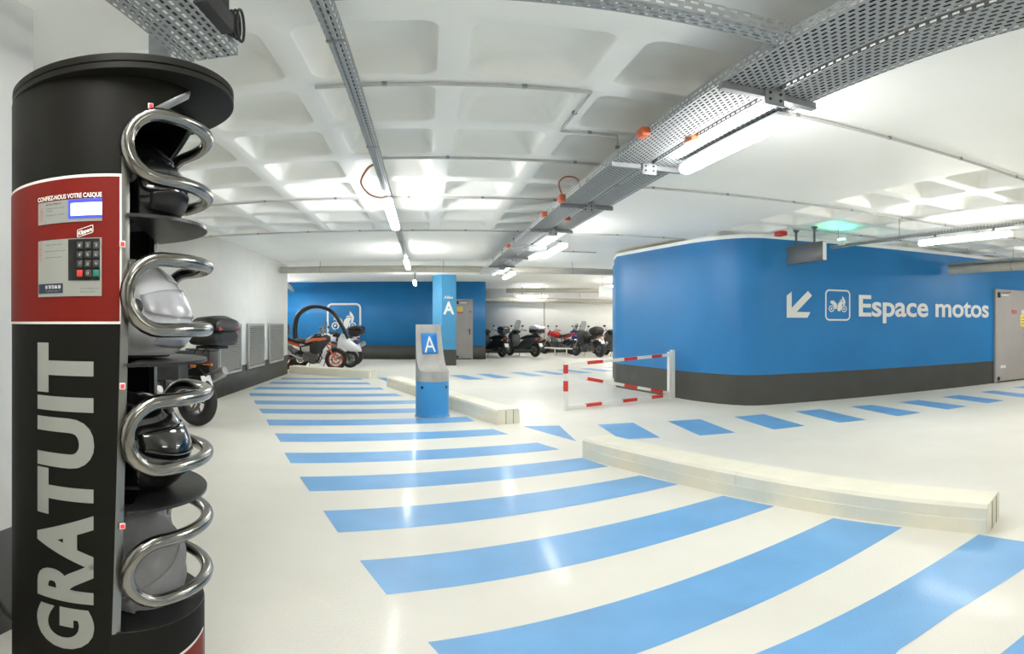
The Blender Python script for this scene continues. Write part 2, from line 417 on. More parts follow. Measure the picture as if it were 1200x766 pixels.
tag(picto(lambda a, b: onwall(a, b), 6.65, 1.655, .215).build('motorcycle_pictogram', 'letter_white', wr, smooth=False), 'white motorcycle pictogram')
# lettering on the back wall
def onback(X, z): return (X, 21.592, z)
frame_mb(-3.61, -2.39, .80, 2.04, .16, .07, onback).build('pictogram_frame', 'letter_white', wb, smooth=False)
picto(onback, -3.0, 1.38, .52).build('motorcycle_pictogram', 'letter_white', wb, smooth=False)

# pillar A
pl = MB(); pp = [(.53, 18.5), (.985, 18.5), (.985, 18.95), (.245, 18.95), (.245, 18.80)]
pl.prism(pp, 0, .5, 1); pl.prism(pp, .5, WT, 0)
pil = tag(pl.build('wall_pillar', ['pillar_blue', 'wall_dark'], smooth=False), 'blue pillar lettered A with dark base', kind='structure')
text_mb('A', .575, .925, 1.63, 2.02, lambda u, v: (u, 18.495, v), bold=.03).build('lettering', 'letter_white', pil, smooth=False, recalc=False)
text_mb('Allée', .60, .88, 2.11, 2.20, lambda u, v: (u, 18.495, v), bold=.02).build('lettering', 'letter_white', pil, smooth=False, recalc=False)

# doors
def door(name, p0, p1, h, label, notices):
    p0 = Vector(p0); p1 = Vector(p1); d = (p1 - p0); L_ = d.length; d.normalize(); t = thing(name, label, 'door', tuple(p0), math.atan2(d.y, d.x), kind='structure')
    b = MB(); b.bbox((L_ / 2, -.008, h / 2 + .008), (L_ - .08, .04, h - .06), .004); lf = b.build('door_leaf', 'door_grey', t)
    f = MB(); f.box(0, .045, -.03, .03, 0, h); f.box(L_ - .045, L_, -.03, .03, 0, h); f.box(.045, L_ - .045, -.03, .03, h - .045, h); f.build('door_frame', 'door_grey', t, smooth=False)
    hd = MB(); hd.bbox((L_ - .12, -.04, 1.02), (.035, .015, .22), .005); hd.tube([(L_ - .12, -.04, 1.07), (L_ - .12, -.085, 1.07), (L_ - .23, -.085, 1.07)], .009); hd.lathe([(.010, 0), (.010, .02)], 10, 'y', (L_ - .12, -.06, .98)); hd.build('door_handle', 'satin_black', t)
    c = MB(); c.bbox((.30, -.05, h - .13), (.26, .045, .055), .008); c.build('door_closer', 'lamp_housing', t)
    c = MB(); c.bbox((.10, -.04, h - .13), (.07, .03, .12), .006); c.tube([(.18, -.06, h - .09), (.5, -.06, h - .06)], .006); c.bbox((.09, -.04, .10), (.06, .03, .08), .006); c.build('hinge', 'matt_black', t)
    for (x, z, wd, hh, mm) in notices:
        n = MB(); n.bbox((x * L_, -.0305, z), (wd, .003, hh), .001); no = n.build('notice', mm, t)
        n = MB()
        for q in range(3): n.bbox((x * L_, -.0330, z + hh * (.25 - .25 * q)), (wd * .7, .001, hh * .06), .0003)
        n.build('printed_lines', 'sticker_red' if mm == 'sticker_yellow' else 'sticker_white', no)
    return t
door('door_1', (10.76, 7.400 - .035, 0), (11.93, 7.275 - .035, 0), 2.10, 'grey metal door in the blue wall beside Espace motos lettering', [(.56, 1.60, .17, .08, 'sticker_red'), (.83, 1.60, .09, .10, 'sticker_white'), (.86, 1.40, .24, .28, 'sticker_yellow'), (.22, .36, .18, .06, 'sticker_white')])
door('door_2', (1.10, 21.565, 0), (1.76, 21.565, 0), 2.22, 'grey metal door in the blue back wall behind pillar A', [(.28, 1.85, .20, .17, 'sticker_yellow'), (.28, 1.73, .20, .06, 'sticker_red'), (.86, 1.75, .06, .06, 'ink_black')])

# ---------------- curbs
def curb(name, a, b, wd, side, label, h=.2, grp='cream concrete kerb blocks'):
    a = Vector(a); b = Vector(b); d = (b - a); L_ = d.length; t = thing(name, label, 'kerb', (a.x, a.y, 0), math.atan2(d.y, d.x), grp)
    y0, y1 = (0, wd) if side > 0 else (-wd, 0)
    n = max(1, round(L_ / 1.9)); s_ = MB()
    secs = [(y0 + .0, 0), (y0, h - .025), (y0 + .02, h), (y1 - .02, h), (y1, h - .025), (y1, 0)]
    for i in range(n):
        x0 = L_ * i / n + (.002 if i else 0); x1 = L_ * (i + 1) / n
        vs = [(x0, y, z) for y, z in secs] + [(x1, y, z) for y, z in secs]; m_ = len(secs)
        s_.add(vs, [list(range(m_)), list(range(m_, 2 * m_))[::-1]] + [(k, (k + 1) % m_, m_ + (k + 1) % m_, m_ + k) for k in range(m_)])
    # shallow stepped seam half-way up the long faces
    s_.box(.01, L_ - .005, y0 - .006, y0, .0, h * .48); s_.box(.01, L_ - .005, y1, y1 + .006, 0, h * .48)
    s_.build('kerb_block', 'curb_cream', t, smooth=False)
    e = MB(); 
    for q in (.38, .72): e.box(L_ + .0005, L_ + .003, y0 + (y1 - y0) * q - .003, y0 + (y1 - y0) * q + .003, .0, h - .01)
    e.build('joint', 'grille_dark', t, smooth=False)
    return t
curb('kerb', (1.53, 5.57), (2.93, 2.06), .34, 1, 'long cream kerb in the right foreground along the zebra stripes')
curb('kerb', (-.81, 12.45), (.945, 7.62), .33, 1, 'cream kerb running behind the grey and blue A bollard')
curb('kerb', (-3.59, 15.25), (-1.34, 14.08), .33, 1, 'short cream kerb in front of the orange motorcycle')

# ---------------- wall grilles
def grille(y0, y1, label):
    t = thing('ventilation_grille', label, 'ventilation grille', (-3.585, y0, .40), 0, 'louvred grilles on the left wall'); L_ = y1 - y0; H_ = .93
    f = MB(); f.box(0, .045, 0, L_, 0, .05); f.box(0, .045, 0, L_, H_ - .05, H_); f.box(0, .045, 0, .05, .05, H_ - .05); f.box(0, .045, L_ - .05, L_, .05, H_ - .05); f.build('grille_frame', 'grille_grey', t, smooth=False)
    b = MB(); b.box(-.0, .006, .05, L_ - .05, .05, H_ - .05); b.build('backing', 'grille_dark', t, smooth=False)
    s_ = MB(); n = 19
    for i in range(n):
        z = .06 + (H_ - .12) * (i + .5) / n
        s_.add([(.008, .05, z + .016), (.042, .05, z - .012), (.042, .05, z - .009), (.008, .05, z + .02), (.008, L_ - .05, z + .016), (.042, L_ - .05, z - .012), (.042, L_ - .05, z - .009), (.008, L_ - .05, z + .02)], [(0, 1, 5, 4), (1, 2, 6, 5), (2, 3, 7, 6), (3, 0, 4, 7)])
    s_.build('louvres', 'grille_grey', t, smooth=False)
grille(9.74, 10.98, 'louvred grille on the left wall nearest the parked adventure motorcycle')
grille(11.45, 12.66, 'middle one of the three louvred grilles on the left wall')
grille(13.12, 14.45, 'louvred grille nearest the far end of the left wall')

# ================================================================ LAMPS
def tube_light(x, y, z, L_, axis, label, top=CZ, side=0.0):
    t = thing('tube_light', label, 'lamp', (x, y, z), 0 if axis == 'y' else -PI / 2, 'fluorescent tube lights')
    b = MB(); b.loft([(0, 0, 0, .030, .018, 3), (.012, 0, 0, .048, .030, 3), (L_ - .012, 0, 0, .048, .030, 3), (L_, 0, 0, .030, .018, 3)], 20, 'y'); b.build('diffuser', 'lamp_diffuser', t)
    b = MB(); b.bbox((0, L_ / 2, .042), (.085, L_ + .02, .026), .008); b.build('housing', 'lamp_housing', t)
    for q in (.18, .82):
        b = MB(); dz = top - z
        if side: b.box(side, .02, L_ * q - .015, L_ * q + .015, dz - .006, dz); b.box(-.012, .012, L_ * q - .012, L_ * q + .012, .054, dz)
        else: b.box(-.012, .012, L_ * q - .012, L_ * q + .012, .050, dz + .003)
        b.build('mounting_bracket', 'bracket_steel', t, smooth=False)
    return t
tube_light(-.36, 5.62, 2.53, 1.62, 'y', 'nearest lit tube under the narrow left cable tray', top=2.588)
tube_light(-.36, 11.2, 2.53, 1.5, 'y', 'second lit tube under the narrow left cable tray', top=2.588)
tube_light(-.30, 16.7, 2.53, 1.5, 'y', 'farthest lit tube of the left tray, before the blue back wall', top=CF)
tube_light(1.765, 2.52, 2.445, 1.2, 'y', 'large bright tube beside the first bracket of the double cable tray', top=2.524)
tube_light(1.90, 7.85, 2.42, 1.4, 'y', 'lit tube under the far half of the double cable tray', top=2.520, side=-.18)
tube_light(1.90, 12.5, 2.42, 1.4, 'y', 'lit tube at the end of the double cable tray', top=2.520, side=-.18)
tube_light(5.90, 3.80, 2.42, 1.45, 'y', 'lit tube under the right hand tray near the door', top=2.520)
tube_light(3.85, 24.4, 2.47, 1.30, 'x', 'lit tube above the silver top case scooter', top=CF)
tube_light(6.35, 19.6, 2.62, 1.3, 'x', 'lit tube half hidden behind the curved blue wall', top=CF)
# the same rows continue behind the photographer; hidden far-bay tubes are added fill light
for (x, y, z, l) in [(-.36, -.2, 2.53, 'tube of the left row overhead'), (1.90, -2.6, 2.40, 'tube of the middle row behind'), (5.90, -1.2, 2.42, 'tube of the right row behind'), (9.75, 1.5, 2.42, 'tube of the far right row'), (-5.26, 5.4, 2.45, 'tube of the bay behind the locker'), (-5.5, 18.0, 2.53, 'tube of the left bay'), (11.0, 4.6, 2.42, 'tube before the right door'), (8.3, 22.0, 2.5, 'unseen fill tube added in the two-wheeler bay'), (9.6, 23.6, 2.5, 'unseen fill tube added at the right end of the two-wheeler bay'), (7.3, 19.6, 2.5, 'unseen fill tube added before the two-wheeler bay'), (-5.2, 19.4, 2.55, 'unseen fill tube added before the back wall in the left bay'), (-4.75, 16.2, 2.55, 'unseen fill tube added in the left bay near the short kerb'), (6.0, 16.2, 2.55, 'unseen fill tube added behind the curved wall')]:
    tube_light(x, y, z, 1.4, 'y', l, top=2.588 if (x == -.36) else (2.520 if x in (1.9, 5.9) else (CF if y > 9 else CZ)), side=-.12 if x == 1.9 else 0)

# ================================================================ CABLE TRAYS, PIPES, CONDUITS
def tray_y(x0, x1, y0, y1, z, h, label, cat='cable tray', hangers=(), ztop=CZ, cables=0):
    t = thing('cable_tray', label, cat, ((x0 + x1) / 2, y0, z), 0, 'perforated steel cable trays'); wd = (x1 - x0) / 2; L_ = y1 - y0
    b = MB(); b.add([(-wd, 0, 0), (wd, 0, 0), (wd, L_, 0), (-wd, L_, 0)], [(0, 1, 2, 3)]); b.build('tray_bottom', 'perf_base_y', t, smooth=False)
    for sx in (-wd, wd):
        b = MB(); b.add([(sx, 0, 0), (sx, L_, 0), (sx, L_, h), (sx, 0, h)], [(0, 1, 2, 3)]); b.build('tray_side', 'perf_side_y', t, smooth=False)
        b = MB(); g = .012 if sx < 0 else -.012; b.box(min(sx, sx + g), max(sx, sx + g), 0, L_, h - .0015, h); b.build('tray_lip', 'galvanised', t, smooth=False)
    if cables:
        c = MB()
        for i in range(cables):
            xx = -wd + .02 + (2 * wd - .04) * (i + .5) / cables; r = random.uniform(.7, 1) * min(.013, (2 * wd - .04) / cables * .5)
            c.tube([(xx + .006 * sin(k * 1.3 + i), L_ * k / 14, r + .001) for k in range(15)], r, 8)
        c.build('cables', 'black_cable', t)
    for hy in hangers:
        c = MB(); c.box(-wd - .004, wd + .004, hy - y0 - .012, hy - y0 + .012, -.003, 0); c.build('hanger_strap', 'bracket_steel', t)
        b = MB(); b.tube([(-wd if wd < .06 else 0, hy - y0, h * .0), (-wd if wd < .06 else 0, hy - y0, ztop - z)], .005, 6); b.build('hanger_rod', 'bracket_steel', t)
    return t
tray_y(-.395, -.325, -4.8, 13.9, 2.588, .055, 'narrow perforated tray carrying the left row of tube lights', hangers=(-1.5, 2.35, 4.0, 6.3, 8.9), cables=2)
tray_y(-.395 + .0, -.325, 20.5, 20.6, 2.588, .055, 'end stop of the narrow tray') if False else None
TM1 = tray_y(1.31, 1.56, -4.8, 14.0, 2.522, .062, 'wide perforated tray, the left one of the double run', cables=9)
TM2 = tray_y(1.60, 1.82, -4.8, 14.0, 2.522, .062, 'wide perforated tray, the right one of the double run', cables=8)
tray_y(-.975, -.735, -4.8, 2.23, 2.50, .055, 'wide perforated tray ending above the helmet locker', hangers=(-2.0, 0.4), cables=4)
tray_y(5.86, 5.95, -4.8, 7.10, 2.522, .045, 'narrow tray carrying the right hand tube light', hangers=(-3.5, 1.5, 3.3, 5.6, 6.9), cables=2)
tray_y(9.10, 9.35, -4.8, 7.42, 2.50, .05, 'dark tray above the beige pipe near the right door', hangers=(5.9, 2.5), cables=3)
# branch tray joining the double run
t = thing('cable_tray', 'narrow branch tray meeting the double run at the top of the picture', 'cable tray', (-.30, 1.81, 2.53), 0, 'perforated steel cable trays')
b = MB(); b.add([(0, 0, 0), (1.60, 0, 0), (1.60, .10, 0), (0, .10, 0)], [(0, 1, 2, 3)]); b.build('tray_bottom', 'perf_base_x', t, smooth=False)
for y in (0, .10):
    b = MB(); b.add([(0, y, 0), (1.60, y, 0), (1.60, y, .06), (0, y, .06)], [(0, 1, 2, 3)]); b.build('tray_side', 'perf_side_x', t, smooth=False)
b = MB(); b.tube([(.9, .05, 0), (.9, .05, .27)], .005, 6); b.build('hanger_rod', 'bracket_steel', t)

def bracket(y, label):
    t = thing('tray_bracket', label, 'bracket', (1.58, y, 2.475), 0, 'brackets under the double cable tray')
    b = MB(); b.box(-.28, .26, -.018, .018, .012, .045); b.box(-.28, .26, -.022, .022, .008, .014); b.build('cross_arm', 'bracket_steel', t, smooth=False)
    b = MB(); b.bbox((0, -.03, .03), (.11, .012, .13), .004)
    for i in (-.03, .03):
        for k in (-.035, .0, .035): b.lathe([(.008, 0), (.008, -.004)], 8, 'y', (i, -.036, .03 + k), k=1)
    b.build('clamp_plate', ['galvanised', 'matt_black'], t)
    b = MB(); b.box(-.016, .016, -.02, .004, .045, CZ - 2.475 + (CF - CZ if y > 9.1 else 0)); b.build('hanger_post', 'bracket_steel', t, smooth=False)
names = ['crossing the bright tube light', 'second from the camera', 'third from the camera, beside the copper cable box', 'fourth from the camera', 'fifth from the camera', 'sixth from the camera', 'seventh from the camera', 'farthest from the camera']
for i, n in enumerate(names): bracket(2.36 + 1.6 * i, 'steel bracket under the double cable tray, ' + n)
def clip_box(x, y, z, label, s=(.05, .10, .055), m='orange_plastic'):
    t = thing('junction_box', label, 'junction box', (x, y, z), 0, 'orange junction boxes on the double tray')
    b = MB(); b.bbox((0, 0, 0), s, .003); b.build('box_body', m, t)
    b = MB(); b.bbox((-s[0] * .55, 0, 0), (.006, s[1] * .8, s[2] * .75), .002)
    b.tube([(0, s[1] / 2, 0), (0, s[1] / 2 + .03, 0)], .008, 8); b.build('box_lid', m, t)
clip_box(1.285, 3.30, 2.535, 'large orange junction box on the left edge of the double tray')
clip_box(1.585, 3.25, 2.530, 'orange junction box between the two trays beside the bright tube')
clip_box(1.285, 5.42, 2.545, 'dark red junction box feeding the looped copper cable', (.05, .10, .07))
clip_box(1.285, 6.25, 2.540, 'orange junction box on the left tray edge behind the cable loop')
clip_box(1.585, 6.40, 2.530, 'orange junction box between the trays behind the cable loop')
clip_box(1.285, 9.0, 2.545, 'small far orange junction box on the left tray edge')
def cable(name, pts, r, m, label, cat='cable', grp=None):
    P = []
    for i in range(len(pts) - 1):
        p0 = Vector(pts[max(i - 1, 0)]); p1 = Vector(pts[i]); p2 = Vector(pts[i + 1]); p3 = Vector(pts[min(i + 2, len(pts) - 1)])
        for k in range(6):
            t = k / 6; P.append(.5 * ((2 * p1) + (p2 - p0) * t + (2 * p0 - 5 * p1 + 4 * p2 - p3) * t * t + (3 * p1 - p0 - 3 * p2 + p3) * t ** 3))
    P.append(Vector(pts[-1])); b = MB(); b.tube(P, r, 8); o = b.build(name, m); return tag(o, label, cat, grp)
cable('copper_cable', [(-.40, 4.55, 2.61), (-.46, 4.65, 2.60), (-.53, 4.85, 2.54), (-.50, 5.15, 2.51), (-.42, 5.4, 2.52), (-.36, 5.58, 2.56)], .010, 'copper_cable', 'copper coloured cable looping beside the nearest left tube light')
cable('copper_cable', [(1.27, 5.36, 2.58), (1.24, 5.34, 2.68), (1.30, 5.30, 2.735), (1.40, 5.25, 2.70), (1.42, 5.2, 2.535)], .008, 'copper_cable', 'copper coloured cable arching out of the dark red box')

def conduit(pts, label, r=.012, m='conduit_grey', name='conduit', cat='conduit', clips=True, grp='thin conduits under the ceiling'):
    t = thing(name, label, cat, pts[0], 0, grp); o = Vector(pts[0]); b = MB(); b.tube([Vector(p) - o for p in pts], r, 8)
    if clips:
        for i in range(len(pts) - 1):
            a, q = Vector(pts[i]) - o, Vector(pts[i + 1]) - o; d = q - a; n = max(1, int(d.length / .8))
            for k in range(n):
                p = a + d * ((k + .5) / n); b.bbox(tuple(p + Vector((0, 0, .003))), (.03, .03, .024), .003, k=1)
    b.build('pipe', [m, 'bracket_steel'], t)
    return t
zc = CZ - .016
conduit([(-.63, 3.33, zc), (.97, 3.33, zc), (.97, 4.12, zc), (1.40, 4.12, zc), (1.40, 4.12, 2.59)], 'nearest ceiling conduit with a right angle bend before the double tray')
conduit([(-.36, 4.97, zc), (1.85, 4.97, zc)], 'ceiling conduit crossing the second coffer rows, ending at the double tray')
conduit([(-5.6, 6.62, zc), (1.9, 6.62, zc)], 'long ceiling conduit passing above the nearest left tube light')
conduit([(-3.9, 9.05, zc), (4.8, 9.05, zc), (8.0, 8.9, zc)] if False else [(-5.5, 9.05, zc), (4.3, 9.05, zc)], 'ceiling conduit along the far edge of the coffers')
conduit([(1.9, 3.16, zc), (8.5, 2.86, zc)], 'ceiling conduit right of the bright tube light')
conduit([(1.9, 5.72, zc), (8.8, 5.30, zc)], 'ceiling conduit crossing above the hanging sign')
conduit([(5.2, 7.2, zc), (12.2, 6.7, zc)], 'ceiling conduit just before the blue wall')
conduit([(2.6, 12.0, CF - .016), (3.6, 12.0, CF - .016)], 'short far ceiling conduit beside the curved blue wall') 
def big_pipe(pts, r, label, hang=(), zt=CF):
    t = thing('water_pipe', label, 'pipe', pts[0], 0, 'beige pipes'); o = Vector(pts[0]); b = MB(); b.tube([Vector(p) - o for p in pts], r, 20); b.build('pipe', 'pipe_beige', t)
    d = (Vector(pts[1]) - o).normalized()
    for k in hang:
        p = d * k; c = MB(); c.tube([(p.x, p.y, r), (p.x, p.y, zt - o.z)], .007, 6)
        c.tube([tuple(p + Vector((d.y * (r + .004) * cos(a), -d.x * (r + .004) * cos(a), (r + .004) * sin(a)))) for a in [2 * PI * i / 20 for i in range(20)]], .006, 6, True); c.build('pipe_clamp', 'bracket_steel', t)
    return t
big_pipe([(-3.56, 14.2, 2.66), (4.9, 14.2, 2.64)], .082, 'long beige pipe crossing the aisle before the blue back wall', hang=(1.0, 4.0, 7.2))
big_pipe([(2.3, 25.2, 2.36), (10.4, 25.2, 2.28)], .10, 'beige pipe along the wall above the parked two-wheelers', hang=(1.5, 4.5))
big_pipe([(3.2, 23.0, 2.62), (10.4, 21.8, 2.66)], .085, 'second beige pipe under the ceiling of the two-wheeler bay', hang=(1.5, 4.5))
big_pipe([(9.22, 7.40, 2.405), (9.22, -4.8, 2.405)], .085, 'thick beige pipe under the tray near the right door', hang=(1.5, 4.5), zt=2.5)
big_pipe([(-4.9, 21.4, 2.55), (-4.35, 18.0, 2.60)], .06, 'short beige pipe in the corner above the roofed scooter', hang=(1.0,), zt=CF)
conduit([(5.35, 26 - .03, .5), (5.35, 26 - .03, 2.28)], 'vertical brown pipe on the white wall behind the red motorcycle', r=.03, m='pipe_beige', name='vertical_pipe', cat='pipe', grp='beige pipes')
# thin dark rail conduits in the far bay

# cable reel and switch box lying in the tray end above the locker
t = thing('cable_coil', 'black cable coils and switch box on the tray end above the locker', 'cable coil', (-.745, 2.08, 2.505))
b = MB(); b.bbox((.01, -.17, .17), (.07, .24, .27), .01); b.bbox((.01, -.17, .05), (.09, .28, .09), .008); b.build('switch_box', 'matt_black', t)
b = MB()
for q in range(4):
    b.tube([(.015 + .012 * q, .02 + .045 * cos(a) + .012 * q, .09 + (.055 + .008 * q) * sin(a)) for a in [2 * PI * i / 16 for i in range(16)]], .006, 6, True)
b.build('cable_loops', 'black_cable', t)
t = thing('ceiling_post', 'dark steel post hanging behind the tray above the locker', 'post', (-1.13, 2.33, 2.42))
b = MB(); b.box(-.045, .045, -.02, .02, 0, CZ - 2.42); b.build('post', 'bracket_steel', t, smooth=False)
b = MB(); b.box(-.07, .07, -.035, .035, 0, .012); b.build('foot_plate', 'matt_black', t, smooth=False)

# hanging sign seen from behind
t = thing('hanging_sign', 'dark grey box sign hanging from the ceiling before the blue wall', 'sign', (5.40, 7.12, 2.26), R_(2))
b = MB(); b.bbox((0, 0, .15), (.085, .86, .29), .006); b.build('sign_box', 'sign_grey', t)
b = MB(); b.bbox((0, -.434, .15), (.07, .006, .27), .002); b.build('end_cap', 'lamp_housing', t)
for y in (-.20, .24):
    b = MB(); b.tube([(0, y, .29), (0, y, CZ - 2.26 - .01)], .018, 10); b.lathe([(.018, -.05), (.05, -.012), (.05, 0)], 12, 'z', (0, y, CZ - 2.26)); b.build('suspension_rod', 'sign_grey', t)
t = thing('alarm_box', 'small red alarm box under the ceiling beside the hanging sign', 'alarm', (5.28, 7.62, 2.765))
b = MB(); b.bbox((0, 0, 0), (.12, .20, .07), .008); b.build('box_body', 'sticker_red', t)
b = MB(); b.bbox((-.063, 0, 0), (.008, .12, .03), .002); b.build('front_plate', 'gloss_red', t)
t = thing('exit_sign', 'small lit green emergency light on the right hand tray behind the hanging sign', 'light', (5.81, 6.80, 2.52))
b = MB(); b.bbox((.03, 0, .06), (.03, .14, .09), .006); b.build('sign_case', 'lamp_housing', t)
b = MB(); b.bbox((.030, 0, .112), (.03, .14, .012), .002); b.build('lit_face', 'exit_green', t)
t = thing('signboard', 'white panel hanging half hidden behind the curved blue wall', 'sign', (5.95, 18.3, 2.17))
b = MB(); b.bbox((0, 0, .18), (.75, .03, .36), .006); b.build('panel', 'sticker_white', t)
for x in (-.25, .25):
    b = MB(); b.tube([(x, 0, .35), (x, 0, CF - 2.17)], .006, 6); b.build('suspension_rod', 'bracket_steel', t)

# ================================================================ BARRIER GATE
t = thing('barrier_gate', 'white tubular gate with red bands standing before the curved blue wall', 'barrier')
P0 = Vector((2.126, 8.694, 0)); P1 = Vector((4.17, 9.43, 0)); GD = (P1 - P0).normalized()
def g(a, z): return P0.lerp(P1, a) + Vector((0, 0, z))
def sq_tube(b, p, q, s, k=None):
    p = Vector(p); q = Vector(q); d = (q - p).normalized(); u = d.cross(Vector((0, 0, 1)))
    u = u.normalized() if u.length > .1 else Vector((GD.y, -GD.x, 0)); v = d.cross(u)
    vs = [tuple(c + u * a * s + v * bb * s) for c in (p, q) for a, bb in ((-1, -1), (1, -1), (1, 1), (-1, 1))]
    b.add(vs, [(0, 1, 2, 3), (4, 7, 6, 5), (0, 4, 5, 1), (1, 5, 6, 2), (2, 6, 7, 3), (3, 7, 4, 0)], k)
b = MB(); sq_tube(b, g(0, 0), g(0, .755), .026); b.build('gate_post', 'fence_white', t, smooth=False)
bars = [('gate_rail', .71, .785, [(.18, .32), (.52, .65), (.80, .91)]), ('gate_brace', .555, .11, [(.18, .32), (.52, .65), (.79, .92)]), ('gate_rail', .05, .075, [(.17, .31), (.51, .65), (.80, .92)])]
for nm, za, zb_, reds in bars:
    b = MB(); sq_tube(b, g(.01, za), g(1, zb_), .024); r_ = b.build(nm, 'fence_white', t, smooth=False)
    for a, c in reds:
        b = MB(); sq_tube(b, g(a, za + (zb_ - za) * a), g(c, za + (zb_ - za) * c), .0255); b.build('red_band', 'fence_red', r_, smooth=False)
for a, c in ((.30, .46), (.575, .71)):
    b = MB(); sq_tube(b, g(0, a), g(0, c), .0275); tag(b.build('red_band', 'fence_red', t, smooth=False), 'red band')
b = MB(); sq_tube(b, g(1.0, .04), g(1.0, .84), .028); b.build('hinge_post', 'fence_white', t, smooth=False)
t2 = thing('gate_post', 'white square post beside the gate hinge at the blue wall', 'post', tuple(g(1.035, 0)), math.atan2(GD.y, GD.x))
b = MB(); b.bbox((.0, 0, .435), (.07, .07, .87), .006); b.build('post', 'fence_white', t2)
b = MB(); b.bbox((.0, 0, .006), (.09, .13, .012), .003); b.build('base_plate', 'fence_white', t2)
b = MB()
for z in (.15, .70):
    b = MB(); b.tube([(-.045, 0, z), (-.045, 0, z + .06)], .014, 8); b.build('hinge', 'bracket_steel', t2)

# ================================================================ BOLLARD
t = thing('bollard', 'grey and blue round bollard with scooped top carrying a blue A sign', 'bollard', (.105, 8.44, 0), R_(33))
R0 = .238
b = MB(); b.lathe([(R0, .0), (R0 + .006, .004), (R0 + .006, .03), (R0 + .001, .035), (R0, .50), (R0, .515)], 48); b.build('painted_base', 'bollard_blue', t)
b = MB(); b.lathe([(R0 + .02, 0), (R0 + .02, .012), (R0, .013)], 40); b.build('foot_ring', 'concrete', t)
# scoop: local -y is the open side
def hh(y):
    u = -y   # toward the open side
    if u <= -.10: return 1.325
    a = (u + .10) / (R0 + .10)
    return .66 + (1.325 - .66) * (1 - math.sqrt(max(0, 1 - (1 - a) ** 2)) if False else max(0, (1 - a)) ** 6.5) * .97 if a > 0 else 1.325
ys = [-R0 + 2 * R0 * i / 60 for i in range(61)]; ys = sorted(set([round(y, 5) for y in ys] + [.0995, .1005] + [.10 - .336 * (k / 40) ** 2 for k in range(1, 40)]))
rows = []
for y in ys:
    hw = math.sqrt(max(1e-6, R0 * R0 - y * y)); h = hh(y)
    rows.append([(-hw, y, .515), (-hw, y, h)] + [(-hw + 2 * hw * k / 12, y, h) for k in range(1, 12)] + [(hw, y, h), (hw, y, .515)])
b = MB(); b.grid(rows); b.add([(R0 * cos(a), R0 * sin(a), .515) for a in [2 * PI * i / 40 for i in range(40)]], [list(range(40))]); bo = b.build('concrete_top', 'concrete', t)
def hy(z):   # y of the scoop face at height z
    a = 1 - (max(z - .66, 0) / (.665 * .97)) ** (1 / 6.5)
    return .10 - a * (R0 + .10)
rowsS = []
for z in [.90 + .30 * k / 8 for k in range(9)]: rowsS.append([(-.135, hy(z) - .006, z), (.135, hy(z) - .006, z)])
b = MB(); b.grid(rowsS); b.build('sign_plate', 'sign_blue', t, solid=.004)
cell_axis[0] = 1
tag(text_mb('A', -.098, .098, .925, 1.165, lambda u, v: (u, hy(v) - .010, v), bold=-.0, cell=.03).build('lettering', 'letter_white', t, smooth=False, recalc=False), 'white letter A')
for a in (-68, -22, 200):
    b = MB(); b.lathe([(.022, 0), (.022, .004), (.017, .004), (.017, -.02)], 14, 'x', (0, 0, 0)); o_ = b.build('round_socket', 'ink_black', t)
    o_.location = (R0 * cos(R_(a)), R0 * sin(R_(a)), .435); o_.rotation_euler = (0, 0, R_(a))

# ================================================================ HELMET LOCKER
LC = Vector((-.821, 1.372, 0)); LR = .262
lk = thing('helmet_locker', 'tall dark grey cylindrical helmet locker with a red panel lettered GRATUIT', 'locker', tuple(LC))
def cyl(phi, z, r=LR): a = R_(phi); return (r * cos(a), r * sin(a), z)
PH0, PH1 = -52.5, 89.0
def e_front(z): return PH0 - 5.0 * max(0, 1.45 - z) / .9 + (46.0 * max(0, (z - 1.80) / .16) ** 1.25 if z > 1.80 else 0)
def e_back(z): return PH1 - (46.0 * max(0, (z - 1.80) / .16) ** 1.25 if z > 1.80 else 0)
def shell(r, z0, z1, nz=40, nphi=72):
    rows = []
    for i in range(nz + 1):
        z = z0 + (z1 - z0) * i / nz; a, b_ = e_back(z), e_front(z) + 360
        rows.append([cyl(a + (b_ - a) * j / nphi, z, r) for j in range(nphi + 1)])
    return rows
b = MB(); b.grid(shell(LR, 0, 1.955)); sh = b.build('shell_panel', 'locker_grey', lk)
b = MB(); b.grid(shell(LR - .022, .565, 1.95)); b.build('shell_inner_skin', 'locker_black', lk)
# brushed steel edges of the shell, flaring into the hood
for ef, s_ in ((e_front, 1), (e_back, -1)):
    E = [(R_(ef(z)) * LR, z) for z in [.565 + 1.24 * i / 30 for i in range(30)] + [1.805 + .147 * i / 40 for i in range(41)]]
    rows = []
    for i, (u, z) in enumerate(E):
        a, q = E[max(i - 1, 0)], E[min(i + 1, len(E) - 1)]; du, dz = q[0] - a[0], q[1] - a[1]; l = math.hypot(du, dz)
        nu, nz = s_ * abs(dz) / l, -abs(du) / l; row = []
        for wd, r in ((0, LR + .0016), (.004, LR + .001), (.021, LR - .010), (.021, LR - .026), (0, LR - .026)):
            row.append(cyl(math.degrees((u + nu * wd) / LR), min(z + nz * wd, 1.952), r))
        rows.append(row)
    b = MB(); b.grid(rows); tag(b.build('steel_edge', 'brushed_steel', lk), 'brushed steel edge strip')
# back board of the compartments
ca = R_((PH0 + PH1) / 2); ux, uy = cos(ca), sin(ca); hl = .232
b = MB()
for off, th in ((-.105, .012),):
    p = [(ux * off - uy * hl * s, uy * off + ux * hl * s) for s in (-1, 1)]; q = [(x - ux * th, y - uy * th) for x, y in p]
    b.prism([p[0], p[1], q[1], q[0]], .565, 1.955)
b.build('back_board', 'locker_black', lk, smooth=False)
